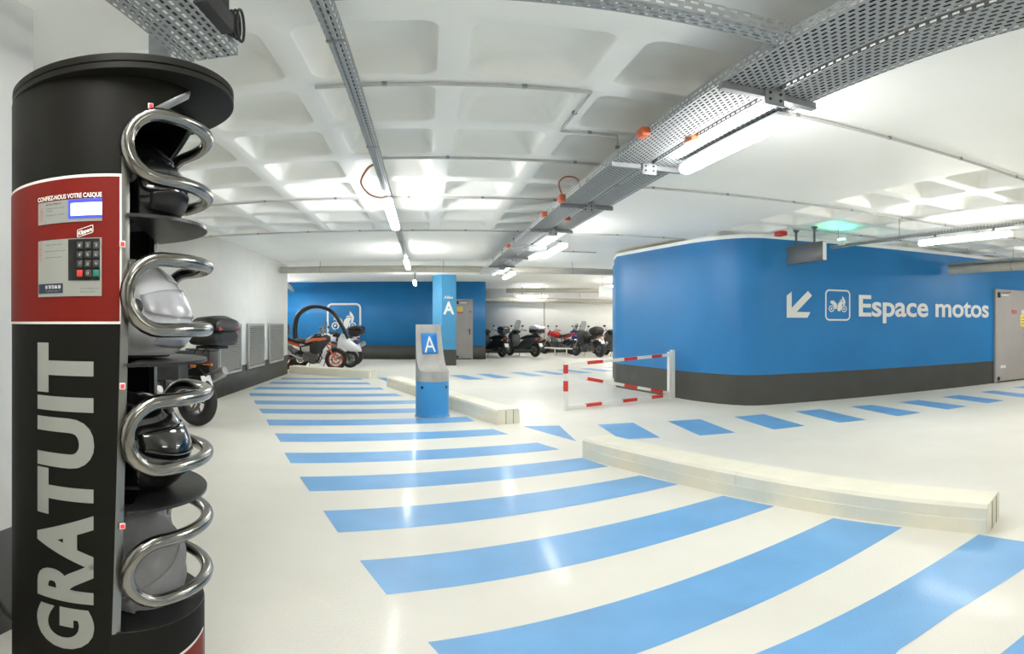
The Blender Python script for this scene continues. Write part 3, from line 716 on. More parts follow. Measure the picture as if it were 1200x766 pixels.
# hood
HC = (.034, .021)
b = MB(); b.lathe([(.001, 1.952), (.296, 1.952), (.300, 1.955), (.300, 1.968), (.297, 1.970), (.297, 1.973), (.300, 1.975), (.300, 1.992), (.296, 1.996), (.001, 1.996)], 72, 'z', (HC[0], HC[1], 0)); tag(b.build('hood', 'locker_grey', lk), 'round dark hood on top')
b = MB(); b.tube([(-.16, .22, 1.995), (-.16, .22, 2.155)], .0028, 6); b.lathe([(.001, 0), (.006, .006), (.006, .012), (.001, .018)], 10, 'z', (-.16, .22, 2.15)); b.build('antenna', 'matt_black', lk)
# shelves and base drum
def half_disc(z0, z1, r, m, name):
    P = [(r * cos(R_(a)), r * sin(R_(a))) for a in range(int(PH0) + 2, int(PH1) - 1, 3)]
    b = MB(); b.prism(P, z0, z1); return b.build(name, m, lk)
for z in (.905, 1.256, 1.603): half_disc(z - .008, z, LR + .006, 'locker_black', 'shelf')
b = MB(); b.lathe([(.001, .565), (LR - .004, .565), (LR - .001, .560), (LR - .001, .0), (.001, 0)], 72); tag(b.build('base_drum', 'locker_grey', lk), 'dark grey base drum')
b = MB(); b.lathe([(.001, .568), (LR - .003, .568), (LR - .003, .5655), (.001, .5655)], 72); b.build('drum_top', 'locker_black', lk)
# red A badge on the drum
b = MB(); b.grid([[cyl(-24 + 34 * i / 12, .30 + .155 * j / 4 + .03 * i / 12, LR + .0010) for i in range(13)] for j in range(5)]); bd = b.build('badge', 'letter_white', lk)
b = MB(); b.grid([[cyl(-22.5 + 31 * i / 12, .308 + .139 * j / 4 + .03 * i / 12, LR + .0020) for i in range(13)] for j in range(5)]); b.build('badge_field', 'locker_red', bd)
# GRATUIT, reading upwards on the shell
RR = LR + .0022
def onshell(phi_mid, inv=1):
    return lambda u, v: cyl(phi_mid + math.degrees(u / LR), v, RR)
cell_axis[0] = 1
lett = text_mb('GRATUIT', .508, 1.303, 0.0, .139, lambda u, v: cyl(-68.5 - math.degrees(v / LR), u, RR), bold=.048, cell=.012, spacing=1.10)
tag(lett.build('lettering', 'label_grey', lk, smooth=False, recalc=False), 'pale grey GRATUIT lettering running up the shell')
# red band
def patch(p0, p1, z0, z1, r, n=24): return [[cyl(p0 + (p1 - p0) * i / n, z0 + (z1 - z0) * j / 2, r) for i in range(n + 1)] for j in range(3)]
b = MB(); b.grid(patch(-230, PH0, 1.347, 1.697, LR + .0008, 60)); rb = b.build('panel_border', 'letter_white', lk)
b = MB(); b.grid(patch(-230, PH0 - 1.0, 1.353, 1.690, LR + .0016, 60)); rp = tag(b.build('control_panel', 'locker_red', lk), 'red control panel')
cell_axis[0] = 0
def ptext(s, p0, p1, z0, z1, m, bold=.02, r=LR + .0042):
    return text_mb(s, 0, R_(p1 - p0) * LR, z0, z1, lambda u, v: cyl(p0 + math.degrees(u / LR), v, r), bold=bold, cell=.01).build('lettering', m, rp, smooth=False, recalc=False)
ptext('CONFIEZ-NOUS VOTRE CASQUE', -98.2, -62.3, 1.641, 1.652, 'letter_white', .03)
def plabel(name, p0, p1, z0, z1, m, r, par=None, n=12):
    b = MB(); b.grid(patch(p0, p1, z0, z1, r, n)); return b.build(name, m, par or rp)
plabel('instruction_label', -98.2, -62.2, 1.584, 1.638, 'label_grey', LR + .0030)
plabel('screen_frame', -79.4, -62.2, 1.592, 1.637, 'lcd_blue', LR + .0042)
plabel('display_screen', -78.0, -62.3, 1.598, 1.628, 'lcd_lit', LR + .0050)
ptext('MODE D\'EMPLOI', -92.5, -83.5, 1.629, 1.6325, 'ink_black', .02)
ptext('Deposez votre casque', -92.5, -81.5, 1.6195, 1.6225, 'ink_black', .0); ptext('Validez', -92.5, -88.5, 1.6135, 1.6165, 'ink_black', .0); ptext('Prenez le ticket', -92.5, -81.5, 1.603, 1.606, 'ink_black', 0)
def step_icon(p, z, d):
    b = MB(); pts = band(None, rrect(0, .0075, z - .0065, z + .0065, .001, 2), .0009, True); b.grid([[cyl(p + math.degrees(a[0] / LR), a[1], LR + .0042), cyl(p + math.degrees(q[0] / LR), q[1], LR + .0042)] for a, q in pts]); b.build('step_icon', 'ink_red', rp, smooth=False)
    ptext(d, p + .55, p + 1.1, z - .003, z + .003, 'ink_red', .0)
step_icon(-96.6, 1.617, '1'); step_icon(-96.6, 1.6015, '2')
# maker badge, tilted
b = MB(); pts = band(None, rrect(0, .036, 0, .017, .002, 3), .0016, True); tl = .30
b.grid([[cyl(-74.6 + math.degrees(a[0] / LR), 1.547 + a[1] + a[0] * tl, LR + .0034), cyl(-74.6 + math.degrees(q[0] / LR), 1.547 + q[1] + q[0] * tl, LR + .0034)] for a, q in pts]); b.build('maker_badge', 'letter_white', rp, smooth=False)
text_mb('Klippers', .002, .034, .004, .0135, lambda u, v: cyl(-74.6 + math.degrees(u / LR), 1.547 + v + u * tl, LR + .0036), bold=.04, cell=.01).build('lettering', 'letter_white', rp, smooth=False, recalc=False)
# keypad
plabel('keypad_label', -98.2, -62.4, 1.411, 1.545, 'label_grey', LR + .0030)
for i, (z, s) in enumerate(((1.533, 'Tapez votre code'), (1.518, 'Reprenez votre casque'), (1.503, 'Refermez la porte'))):
    step_icon(-97.0, z, '345'[i]); ptext(s, -93.0, -83.0 + (2 if i == 1 else 0), z - .001, z + .002, 'ink_black', 0)
plabel('phone_label', -97.6, -82.4, 1.419, 1.4415, 'ink_navy', LR + .0040)
ptext('01 70 75 86 58', -92.8, -83.6, 1.430, 1.4375, 'letter_white', .03, LR + .0050); ptext('7 jours sur 7', -92.8, -83.6, 1.423, 1.4265, 'label_grey', 0, LR + .0050)
ptext('www.klippers.fr', -73.0, -63.8, 1.4275, 1.4300, 'ink_black', 0); ptext('klippers.com', -73.0, -65.8, 1.4195, 1.4220, 'ink_black', 0)
b = MB(); b.grid(patch(-79.5, -63.3, 1.447, 1.543, LR + .0038, 12)); kp = b.build('keypad', 'locker_black', lk)
KEYS = ['123', '456', '789', 'x0v']
for r_ in range(4):
    for c_ in range(3):
        p = -74.6 + c_ * 4.05; z = 1.527 - r_ * .0215
        b = MB(); a0 = R_(p + 1.45); cc = Vector(((LR + .0065) * cos(a0), (LR + .0065) * sin(a0), z))
        b.m = Matrix.Translation(cc) @ Matrix.Rotation(a0 + PI / 2, 4, 'Z'); b.bbox((0, 0, 0), (.0135, .006, .0155), .0015)
        m_ = 'dark_plastic'
        if r_ == 3 and c_ == 0: m_ = 'key_red'
        if r_ == 3 and c_ == 2: m_ = 'key_green'
        k_ = b.build('key', m_, kp)
        ch = KEYS[r_][c_]
        if ch in '0123456789': text_mb(ch, -.0025, .0025, -.0035, .0035, lambda u, v: (cc.x - sin(a0) * u + cos(a0) * .0034, cc.y + cos(a0) * u + sin(a0) * .0034, cc.z + v), bold=0).build('numeral', 'ink_grey', k_, smooth=False, recalc=False)
# indicator lights on the steel edge
for z in (1.530, 1.205, .868):
    b = MB(); b.m = Matrix.Rotation(R_(PH0 + .3), 4, 'Z'); b.bbox((LR + .003, 0, z), (.004, .013, .015), .001); il = b.build('indicator_plate', 'letter_white', lk)
    b = MB(); b.m = Matrix.Rotation(R_(PH0 + .3), 4, 'Z'); b.bbox((LR + .0055, 0, z), (.003, .009, .010), .001); b.build('indicator_light', 'led_red', il)
b = MB(); b.m = Matrix.Rotation(R_(-37.5), 4, 'Z'); b.bbox((LR + .003, 0, 1.874), (.004, .013, .015), .001); il = b.build('indicator_plate', 'letter_white', lk)
b = MB(); b.m = Matrix.Rotation(R_(-37.5), 4, 'Z'); b.bbox((LR + .0055, 0, 1.874), (.003, .009, .010), .001); b.build('indicator_light', 'led_red', il)
# tube handles: closed rounded loops bent around the open side
def handle(zm, open_=0.0):
    RT = LR + .002; h = .083; w0, w1 = R_(-50) * RT, R_(80 + open_) * RT; pts = []
    for cx_, s_ in ((w1 - h, 1), (w0 + h, -1)):
        for i in range(13):
            a = -PI / 2 + PI * i / 12 if s_ > 0 else PI / 2 + PI * i / 12
            pts.append((cx_ + h * cos(a), h * sin(a)))
    out = []
    for i in range(len(pts)):
        a, c = pts[i], pts[(i + 1) % len(pts)]; d = math.dist(a, c); n = max(1, int(d / .02))
        for k in range(n): out.append((a[0] + (c[0] - a[0]) * k / n, a[1] + (c[1] - a[1]) * k / n))
    P = [cyl(math.degrees(u / RT), zm + v, RT + .004) for u, v in out]
    b = MB(); b.tube(P, .0175, 14, True); o = tag(b.build('tube_handle', 'chrome', lk), 'polished bent tube handle')
    b = MB(); b.tube([cyl(78, zm - .05, RT - .03), cyl(78, zm + .05, RT - .03)], .016, 10); b.tube([cyl(78, zm, RT - .03), cyl(78, zm, RT)], .010, 8); b.build('hinge', 'bracket_steel', o)
    b = MB(); b.tube([cyl(-50, zm, RT - .02), cyl(-50, zm, RT + .01)], .008, 8); b.build('lock_pin', 'matt_black', o)
for zm in (1.772, 1.415, 1.083, .735): handle(zm)

# ================================================================ HELMETS
def helmet(name, label, loc, rz, shell_m, visor_m, trim_m=None, sc=1.0, tilt=0.0, chin=True, extra=None):
    t = thing(name, label, 'helmet', loc, rz, 'helmets in the locker'); t.rotation_euler = (0, tilt, rz); t.scale = (sc,) * 3
    secs = [(.0, .005, 0, .112, .090), (.012, .006, 0, .126, .102), (.045, .012, 0, .146, .114), (.08, .012, 0, .155, .122), (.12, .004, 0, .154, .125), (.155, -.004, 0, .147, .122), (.19, -.010, 0, .132, .111), (.22, -.014, 0, .108, .092), (.243, -.018, 0, .076, .066), (.257, -.02, 0, .040, .036), (.262, -.02, 0, .006, .006)]
    b = MB(); b.loft([(z, cx, cy, hx, hy, 2.25) for z, cx, cy, hx, hy in secs], 40, 'z'); b.build('shell', shell_m, t)
    def ring(z):
        for i in range(len(secs) - 1):
            if secs[i][0] <= z <= secs[i + 1][0]:
                k = (z - secs[i][0]) / (secs[i + 1][0] - secs[i][0]); return [secs[i][q] + (secs[i + 1][q] - secs[i][q]) * k for q in range(1, 5)]
    def pt(z, a, off):
        cx, cy, hx, hy = ring(z); c_, s_ = cos(a), sin(a); p = 2 / 2.25
        return (cx + (hx + off) * math.copysign(abs(c_) ** p, c_), cy + (hy + off) * math.copysign(abs(s_) ** p, s_), z)
    def patch_(z0, z1, a0, a1, off, nm, m, round_=.0, n=20, par=None):
        rows = []
        for j in range(9):
            v = j / 8; rows.append([pt(z0 + (z1 - z0) * v + round_ * (abs(2 * i / n - 1) ** 3) * (.5 - v) * 2 * (z1 - z0) * .5, R_(a0 + (a1 - a0) * i / n), off) for i in range(n + 1)])
        b = MB(); b.grid(rows); return b.build(nm, m, par or t, solid=.003)
    patch_(.095, .172, -72, 72, .004, 'visor', visor_m, .45)
    if trim_m:
        patch_(.018, .085, -62, 62, .004, 'chin_bar', trim_m, .3); patch_(.19, .235, -26, 26, .004, 'top_vent', trim_m, .3, 8)
        patch_(.06, .11, 128, 232, .004, 'neck_trim', trim_m, .3)
    else:
        patch_(.035, .062, -22, 22, .004, 'chin_vent', 'dark_plastic', .4, 8); patch_(.20, .225, -14, 14, .004, 'top_vent', 'dark_plastic', .3, 6)
    for s_ in (-1, 1):
        c = pt(.125, R_(80) * s_, .003); b = MB(); b.lathe([(.001, .010), (.014, .010), (.020, .005), (.022, 0)] if s_ > 0 else [(.001, -.010), (.014, -.010), (.020, -.005), (.022, 0)], 18, 'y', c); b.build('pivot_cap', 'dark_plastic', t)
    b = MB(); b.loft([(.0, .005, 0, .100, .078, 2.2), (-.006, .005, 0, .098, .076, 2.2)], 24, 'z'); b.build('lining', 'matt_black', t)
    return t
hx, hy = LC.x + .070, LC.y + .015
helmet('motorcycle_helmet', 'black helmet with dark visor in the top locker bay', (hx - .008, hy + .005, 1.614), R_(10), 'gloss_black', 'visor_dark', 'satin_black', .90)
helmet('motorcycle_helmet', 'white and silver helmet in the second locker bay from the top', (hx - .006, hy + .005, 1.267), R_(15), 'gloss_white', 'helmet_silver', 'helmet_silver', .98)
helmet('motorcycle_helmet', 'glossy black full face helmet in the third locker bay', (hx - .006, hy, .916), R_(12), 'gloss_black', 'gloss_black', None, .98)
t = thing('bagged_helmet', 'helmet wrapped in a crumpled grey cloth bag in the bottom locker bay', 'helmet', (hx - .012, hy, .570), R_(10), 'helmets in the locker')
b = MB(); n = 36; rows = []
for j in range(15):
    v = j / 14; z = .275 * v; rr0 = (.128 * (1 - (max(0, v - .42) / .58) ** 2.6) ** .55) if v < 1 else .004
    rr0 = max(rr0, .004) * (.93 + .12 * min(1, v * 4) if v < .3 else 1.04)
    rows.append([((rr0 * 1.12 * (1 + .05 * sin(5 * a + 3 * v) + .03 * sin(9 * a - 7 * v)) * cos(a)), rr0 * (1 + .05 * sin(4 * a + 5 * v)) * sin(a) * .98, z + .012 * sin(3 * a) * (1 - v)* .3) for a in [2 * PI * i / n for i in range(n + 1)]])
b.grid(rows); b.build('cloth_bag', 'fabric_grey', t, sub=1)
b = MB(); b.tube([(.02 + .14 * cos(a) * .9, -.02 + .10 * sin(a) - .02, .03 + .16 * (i / 10)) for i, a in enumerate([R_(-100 + 12 * k) for k in range(11)])], .003, 6); b.build('bag_seam', 'fabric_grey', t)
b = MB(); b.add([(-.02, -.115, .002), (.06, -.135, .004), (.05, -.118, .07), (-.01, -.120, .08), (-.02, -.105, .002), (.06, -.12, .004)], [(0, 1, 2, 3), (4, 5, 2, 3)]); b.build('bag_corner', 'fabric_grey', t, solid=.003)

# ================================================================ MOTORCYCLES AND SCOOTERS (x forward, y left, z up)
def wheel(t, name, x, R, tw, rim_m='alloy', spokes=6, disc=True):
    b = MB(); pr = []
    for i in range(16):
        a = 2 * PI * i / 16; pr.append((R - tw * .52 + tw * .52 * cos(a), tw * .5 * sin(a)))
    b.lathe(pr, 40, 'y', (x, 0, R), closed=True); w_ = b.build(name, 'rubber', t)
    ri = R - tw * .98
    b = MB(); b.lathe([(ri + .010, -tw * .32), (ri + .012, tw * .32), (ri - .012, tw * .30), (ri - .020, 0), (ri - .012, -tw * .30)], 36, 'y', (x, 0, R), closed=True)
    b.lathe([(.035, -tw * .4), (.035, tw * .4)], 16, 'y', (x, 0, R))
    for k in range(spokes):
        a = 2 * PI * k / spokes; b.tube([(x + .03 * cos(a), 0, R + .03 * sin(a)), (x + (ri - .01) * cos(a + .12), 0, R + (ri - .01) * sin(a + .12))], [.013, .010], 6)
    b.build('rim', rim_m, w_)
    if disc:
        b = MB(); b.lathe([(ri * .72, tw * .5), (ri * .72, tw * .5 + .005), (ri * .45, tw * .5 + .005), (ri * .45, tw * .5)], 28, 'y', (x, 0, R), closed=True); b.build('brake_disc', 'brushed_steel', w_)
    return w_
def mirror(t, x, z, s, dy=.30, up=.17):
    b = MB(); b.tube([(x, s * (dy - .10), z), (x + .02, s * (dy - .02), z + up * .6), (x, s * dy, z + up)], .006, 6)
    b.loft([(x - .012, s * (dy + .02), z + up + .03, .060, .032, 2.6), (x + .0, s * (dy + .02), z + up + .03, .068, .040, 2.6), (x + .03, s * (dy + .02), z + up + .03, .03, .018, 2.6)], 14); b.build('mirror', 'satin_black', t)
def top_case(t, x, z, L_=.44, W_=.56, H_=.31, low='satin_black', lid='satin_black', band='tail_red'):
    b = MB(); b.loft([(x - L_ * .5, 0, z + H_ * .30, W_ * .34, H_ * .16, 3.2), (x - L_ * .42, 0, z + H_ * .27, W_ * .43, H_ * .25, 3.4), (x, 0, z + H_ * .27, W_ * .48, H_ * .27, 3.6), (x + L_ * .40, 0, z + H_ * .27, W_ * .44, H_ * .26, 3.4), (x + L_ * .48, 0, z + H_ * .30, W_ * .36, H_ * .18, 3.2)], 28); c = b.build('top_case', low, t)
    b = MB(); b.loft([(x - L_ * .52, 0, z + H_ * .60, W_ * .32, H_ * .10, 2.8), (x - L_ * .46, 0, z + H_ * .66, W_ * .44, H_ * .22, 2.9), (x - L_ * .2, 0, z + H_ * .70, W_ * .49, H_ * .30, 2.9), (x + L_ * .25, 0, z + H_ * .68, W_ * .48, H_ * .28, 2.9), (x + L_ * .45, 0, z + H_ * .62, W_ * .42, H_ * .18, 2.9), (x + L_ * .49, 0, z + H_ * .58, W_ * .34, H_ * .08, 2.8)], 28); b.build('lid', lid, c)
    for s in (-1, 1):
        b = MB(); b.bbox((x - L_ * .485, s * W_ * .34, z + H_ * .56), (.04, W_ * .12, H_ * .12), .010); b.build('reflector', band, c)
    b = MB(); b.bbox((x + .02, 0, z - .02), (L_ * .7, .22, .035), .01); b.tube([(x + .16, -.09, z - .02), (x + .26, -.09, z - .10)], .01, 6); b.tube([(x + .16, .09, z - .02), (x + .26, .09, z - .10)], .01, 6); b.build('luggage_rack', 'matt_black', t)
def bike(name, label, loc, rz, cat='motorcycle', style='naked', body='gloss_red', body2='satin_black', rim='alloy', R=.31, wb=1.44, case=None, screen=None, bag=False, panniers=False, group='parked two-wheelers', tail_m=None, plate_tilt=.5):
    t = thing(name, label, cat, loc, rz, group); xr, xf = -wb / 2, wb / 2; sc_ = style in ('maxi', 'scooter', 'roof')
    if sc_: R = .26 if style != 'maxi' else .28
    wheel(t, 'rear_wheel', xr, R, .15 if not sc_ else .13, rim); wheel(t, 'front_wheel', xf, R, .11 if not sc_ else .11, rim)
    hx_ = xf - .42; hz = .98 if not sc_ else 1.0
    # fork and fender
    for s in (-1, 1):
        b = MB(); b.tube([(xf, s * .085, R), (xf - .20, s * .085, R + .33), (hx_ + .02, s * .085, hz - .08)], [.026, .024, .020], 10); b.build('fork_leg', 'gloss_orange' if body == 'gloss_orange' else ('alloy' if not sc_ else 'satin_black'), t)
    b = MB(); rows = []
    for i in range(13):
        a = R_(20 + 125 * i / 12); rows.append([(xf + (R + .025 - .012 * abs(y) / .06) * cos(a), y, R + (R + .025 - .012 * abs(y) / .06) * sin(a)) for y in (-.065, -.04, 0, .04, .065)])
    b.grid(rows); b.build('front_fender', body if style != 'adventure' else body2, t, solid=.006)
    # handlebar + mirrors
    b = MB(); b.tube([(hx_ - .12, -.37, hz + .03), (hx_ - .06, -.26, hz + .06), (hx_ + .01, -.10, hz), (hx_ + .01, .10, hz), (hx_ - .06, .26, hz + .06), (hx_ - .12, .37, hz + .03)], .012, 8); hb = b.build('handlebar', 'satin_black', t)
    for s in (-1, 1):
        b = MB(); b.tube([(hx_ - .15, s * .41, hz + .02), (hx_ - .09, s * .30, hz + .048)], .019, 10); b.build('grip', 'rubber', hb); mirror(t, hx_, hz + .02, s)
    # exhaust
    if sc_:
        b = MB(); b.tube([(xr + .45, -.14, R - .06), (xr + .22, -.19, R + .0), (xr - .12, -.20, R + .10)], [.025, .055, .065], 14)
    elif style == 'adventure':
        b = MB(); b.tube([(xr + .62, -.12, R + .02), (xr + .40, -.15, R + .06), (xr + .15, -.19, R + .18)], .024, 8); b.tube([(xr + .20, -.19, R + .16), (xr + .10, -.20, R + .22), (xr - .26, -.22, R + .38), (xr - .30, -.22, R + .40)], [.04, .07, .075, .055], 16)
    else:
        b = MB(); b.tube([(xr + .95, -.05, R + .15), (xr + .80, -.10, R - .12), (xr + .45, -.15, R - .08), (xr + .25, -.19, R + .04), (xr + .22, -.19, R + .06)], .024, 8); b.tube([(xr + .24, -.19, R + .05), (xr + .18, -.20, R + .08), (xr - .16, -.23, R + .26), (xr - .18, -.23, R + .27)], [.035, .055, .062, .045], 16)
    b.build('exhaust', 'engine_grey' if sc_ else 'alloy', t)
    b = MB()
    for s in (-1, 1): sq = b.tube([(xr, s * .11, R), (xr + .30, s * .12, R + .05), (xr + .52, s * .08, R + .10)], [.028, .032, .035], 8)
    b.tube([(xr + .50, -.09, R + .10), (xr + .50, .09, R + .10)], .03, 8); b.build('swingarm', 'engine_grey', t)
    if not sc_:
        b = MB(); b.bbox((.02, 0, R + .10), (.42, .30, .26), .05); b.lathe([(.10, -.17), (.11, -.155), (.11, .155), (.10, .17)], 20, 'y', (.06, 0, R + .05)); b.lathe([(.075, -.185), (.08, -.17), (.08, .17), (.075, .185)], 18, 'y', (-.12, 0, R + .03))
        for k in range(6): b.bbox((.16 + .012 * k, 0, R + .24 + .030 * k), (.20, .25, .016), .005)
        b.tube([(.22, .05, R + .22), (.34, .07, R + .04), (.26, .07, R - .10), (.0, .08, R - .10)], .022, 8)
        b.build('engine', 'engine_grey', t)
        b = MB(); b.tube([(xr + .48, .11, R + .12), (-.28, .14, R + .36), (.12, .13, R + .44), (hx_ + .02, .03, hz - .12)], .020, 8); b.tube([(xr + .48, -.11, R + .12), (-.28, -.14, R + .36), (.12, -.13, R + .44), (hx_ + .02, -.03, hz - .12)], .020, 8); b.tube([(hx_ + .0, 0, hz - .16), (.34, 0, R + .22), (.24, 0, R + .02)], .024, 8); b.build('frame', 'matt_black', t)
        b = MB(); b.loft([(-.16, 0, .76, .10, .06), (-.08, 0, .80, .14, .10), (.06, 0, .86, .18, .145), (.20, 0, .88, .19, .14), (.32, 0, .87, .14, .10), (.38, 0, .86, .06, .05)], 24); b.build('fuel_tank', body if style != 'adventure' else body2, t)
        b = MB(); b.loft([(-.68, 0, .87, .08, .03), (-.55, 0, .86, .12, .05), (-.35, 0, .81, .15, .05), (-.15, 0, .79, .12, .055), (-.08, 0, .82, .07, .03)], 20); b.build('seat', 'seat_black', t)
        b = MB(); b.loft([(-.86, 0, .87, .04, .025), (-.78, 0, .855, .085, .05), (-.55, 0, .79, .12, .06), (-.30, 0, .70, .10, .05)], 18); b.build('tail_fairing', tail_m or body, t)
        b = MB(); b.loft([(hx_ + .06, 0, hz - .10, .10, .10), (hx_ + .12, 0, hz - .10, .11, .11), (hx_ + .19, 0, hz - .12, .09, .09), (hx_ + .23, 0, hz - .13, .04, .04)], 20); b.build('headlight', body, t)
        b = MB(); b.loft([(hx_ + .205, 0, hz - .125, .078, .07), (hx_ + .240, 0, hz - .13, .05, .045)], 18); b.build('headlight_glass', 'glass_clear', t)
        if style in ('adventure', 'sport'):
            for s in (-1, 1):
                adv = style == 'adventure'
                b = MB(); b.loft([(.0, s * .17, .62, .02, .10), (.15, s * .20, .66, .03, .20), (.32, s * .19, .74, .035, .22), (.46, s * .13, .86, .04, .16), (.58, s * .06, .90, .04, .06)], 16); b.build('side_fairing', body2 if adv else body, t)
                if adv: b = MB(); b.loft([(-.10, s * .150, .80, .012, .02), (.10, s * .205, .87, .015, .045), (.30, s * .215, .88, .02, .05), (.44, s * .165, .90, .02, .04), (.52, s * .12, .90, .01, .02)], 12); b.build('side_panel', body, t)
        if style == 'adventure':
            b = MB(); b.loft([(hx_ + .12, 0, hz - .20, .08, .04), (hx_ + .30, 0, hz - .24, .09, .025), (hx_ + .44, 0, hz - .30, .03, .012)], 14); b.build('beak', body, t)
    else:
        wd = 1.0 if style == 'maxi' else .85
        b = MB(); b.loft([(xr - .28, 0, .74, .05, .05), (xr - .18, 0, .70, .14 * wd, .11), (xr + .05, 0, .66, .20 * wd, .16), (xr + .35, 0, .56, .21 * wd, .24), (xr + .62, 0, .46, .19 * wd, .20), (xr + .85, 0, .34, .18 * wd, .10), (xr + 1.05, 0, .32, .19 * wd, .09), (xr + 1.12, 0, .34, .17 * wd, .10)], 26); b.build('body_shell', body, t)
        b = MB(); b.loft([(xr - .22, 0, .82, .08, .03), (xr - .05, 0, .84, .16, .055), (xr + .25, 0, .81, .18, .06), (xr + .38, 0, .80, .16, .07), (xr + .62, 0, .74, .17, .06), (xr + .78, 0, .72, .09, .03)], 22); b.build('seat', 'seat_black', t)
        b = MB(); b.loft([(xf - .40, 0, .42, .22 * wd, .14, 2.8), (xf - .36, 0, .62, .24 * wd, .30, 2.8), (xf - .26, 0, .70, .23 * wd, .34, 2.6), (xf - .12, 0, .72, .18 * wd, .26, 2.4), (xf + .02, 0, .72, .10 * wd, .14), (xf + .08, 0, .72, .03, .05)], 26); b.build('front_shield', body, t)
        for s in (-1, 1):
            b = MB(); b.loft([(xf - .10, s * .09, .80, .045, .05), (xf + .0, s * .075, .79, .04, .04), (xf + .06, s * .05, .77, .015, .015)], 12); b.build('headlight', 'glass_clear', t)
        b = MB(); b.lathe([(.10, -.11), (.12, -.09), (.12, .0), (.10, .02)], 20, 'y', (xr + .18, .06, R + .06)); b.bbox((xr + .30, .02, R + .05), (.44, .20, .16), .03); b.build('engine', 'engine_grey', t)
    # rear lights, plate
    tx, tz = (xr - .27, .74) if sc_ else (-.86, .86)
    for s in (-1, 1):
        b = MB(); b.loft([(tx - .03, s * (.075 if sc_ else .03), tz, .02, .018), (tx + .02, s * (.09 if sc_ else .035), tz, .065 if sc_ else .035, .04 if sc_ else .026)], 14); b.build('tail_light', 'tail_red', t)
        b = MB(); b.tube([(tx + .10, s * .06, tz - .05), (tx + .06, s * .15, tz - .06)], .008, 6); b.loft([(tx + .02, s * .17, tz - .06, .022, .018), (tx + .08, s * .17, tz - .06, .025, .02)], 10); b.build('turn_signal', 'amber', t)
    b = MB(); b.tube([(tx + .16, 0, tz - .06), (tx - .02, 0, tz - .20)], .016, 6); b.m = Matrix.Translation((tx - .03, 0, tz - .26)) @ Matrix.Rotation(.35, 4, 'Y'); b.bbox((0, 0, 0), (.008, .20, .16), .004); b.build('plate_holder', 'matt_black', t)
    b = MB(); b.m = Matrix.Translation((tx - .036, 0, tz - .26)) @ Matrix.Rotation(.35, 4, 'Y'); b.bbox((0, 0, 0), (.004, .19, .15), .002); b.build('number_plate', 'plate_white', t)
    b = MB(); b.tube([(.0, .12, R - .05), (-.06, .24, .012), (-.06, .24, .004)], .011, 6); b.build('side_stand', 'satin_black', t)
    if screen:
        h_ = screen; rows = []
        for j in range(9):
            v = j / 8; wv = (.20 - .05 * v) * (1 - max(0, v - .8) * 1.6)
            rows.append([(hx_ + .22 - h_ * .55 * v - (y * wv * 5) ** 2 * .10, y * wv, hz - .06 + h_ * v) for y in [-1, -.75, -.5, -.25, 0, .25, .5, .75, 1]])
        b = MB(); b.grid(rows); b.build('windscreen', 'screen_smoke', t, solid=.004)
    if style in ('maxi', 'scooter', 'roof'):
        b = MB(); b.loft([(hx_ - .10, 0, hz - .02, .10, .05), (hx_ + .0, 0, hz - .0, .16, .08), (hx_ + .10, 0, hz - .04, .13, .08), (hx_ + .17, 0, hz - .08, .06, .04)], 18); b.build('handlebar_cover', body2, t)
    if style == 'roof':
        for s in (-1, 1):
            P = [(xr - .12, s * .24, .70), (xr - .16, s * .25, 1.15), (xr - .06, s * .25, 1.58), (xr + .25, s * .25, 1.80), (xr + .60, s * .25, 1.82), (xr + .98, s * .25, 1.66), (xf - .22, s * .23, 1.22), (xf - .06, s * .19, .88)]
            cc = []
            for i in range(len(P) - 1):
                p0 = Vector(P[max(i - 1, 0)]); p1 = Vector(P[i]); p2 = Vector(P[i + 1]); p3 = Vector(P[min(i + 2, len(P) - 1)])
                for k in range(5):
                    q = k / 5; cc.append(.5 * ((2 * p1) + (p2 - p0) * q + (2 * p0 - 5 * p1 + 4 * p2 - p3) * q * q + (3 * p1 - p0 - 3 * p2 + p3) * q ** 3))
            cc.append(Vector(P[-1])); b = MB(); b.tube(cc, .052, 12); b.build('roof_frame', 'satin_black', t)
        b = MB(); b.grid([[(xr - .02 + .96 * i / 8, y, 1.60 + .22 * sin(PI * (.12 + .76 * i / 8))) for i in range(9)] for y in (-.25, -.1, .1, .25)]); b.build('roof_panel', 'satin_black', t, solid=.03)
        b = MB(); b.grid([[(xf - .10 - .46 * i / 6, y, .98 + .62 * i / 6) for i in range(7)] for y in (-.21, 0, .21)]); b.build('windscreen', 'glass_clear', t, solid=.004)
        b = MB(); b.loft([(xf - .22, 0, .74, .22, .20), (xf + .02, 0, .66, .20, .18), (xf + .22, 0, .58, .12, .10), (xf + .34, 0, .52, .04, .04)], 22); b.build('nose', body, t)
    if case:
        case = dict(case); cx_ = case.pop('cx', (xr - .10) if sc_ else -.80)
        top_case(t, cx_, case.pop('cz', .93 if sc_ else .96), **case)
    if panniers:
        for s in (-1, 1):
            b = MB(); b.bbox((-.56, s * .30, .80), (.42, .20, .36), .03); b.bbox((-.56, s * .30, .985), (.44, .21, .03), .012); pn = b.build('pannier', 'dark_plastic', t)
            b = MB(); b.bbox((-.56, s * .405, .90), (.10, .012, .05), .004); b.build('latch', 'alloy', pn)
    if bag:
        b = MB(); b.loft([(xr - .12, 0, 1.02, .08, .06), (xr - .02, 0, 1.03, .22, .15), (xr + .20, 0, 1.04, .25, .17), (xr + .42, 0, 1.02, .20, .13), (xr + .50, 0, .98, .08, .05)], 20); b.build('strapped_bag', 'matt_black', t)
    return t
def heading(a): return PI / 2 - a     # a = compass angle from +Y towards +X
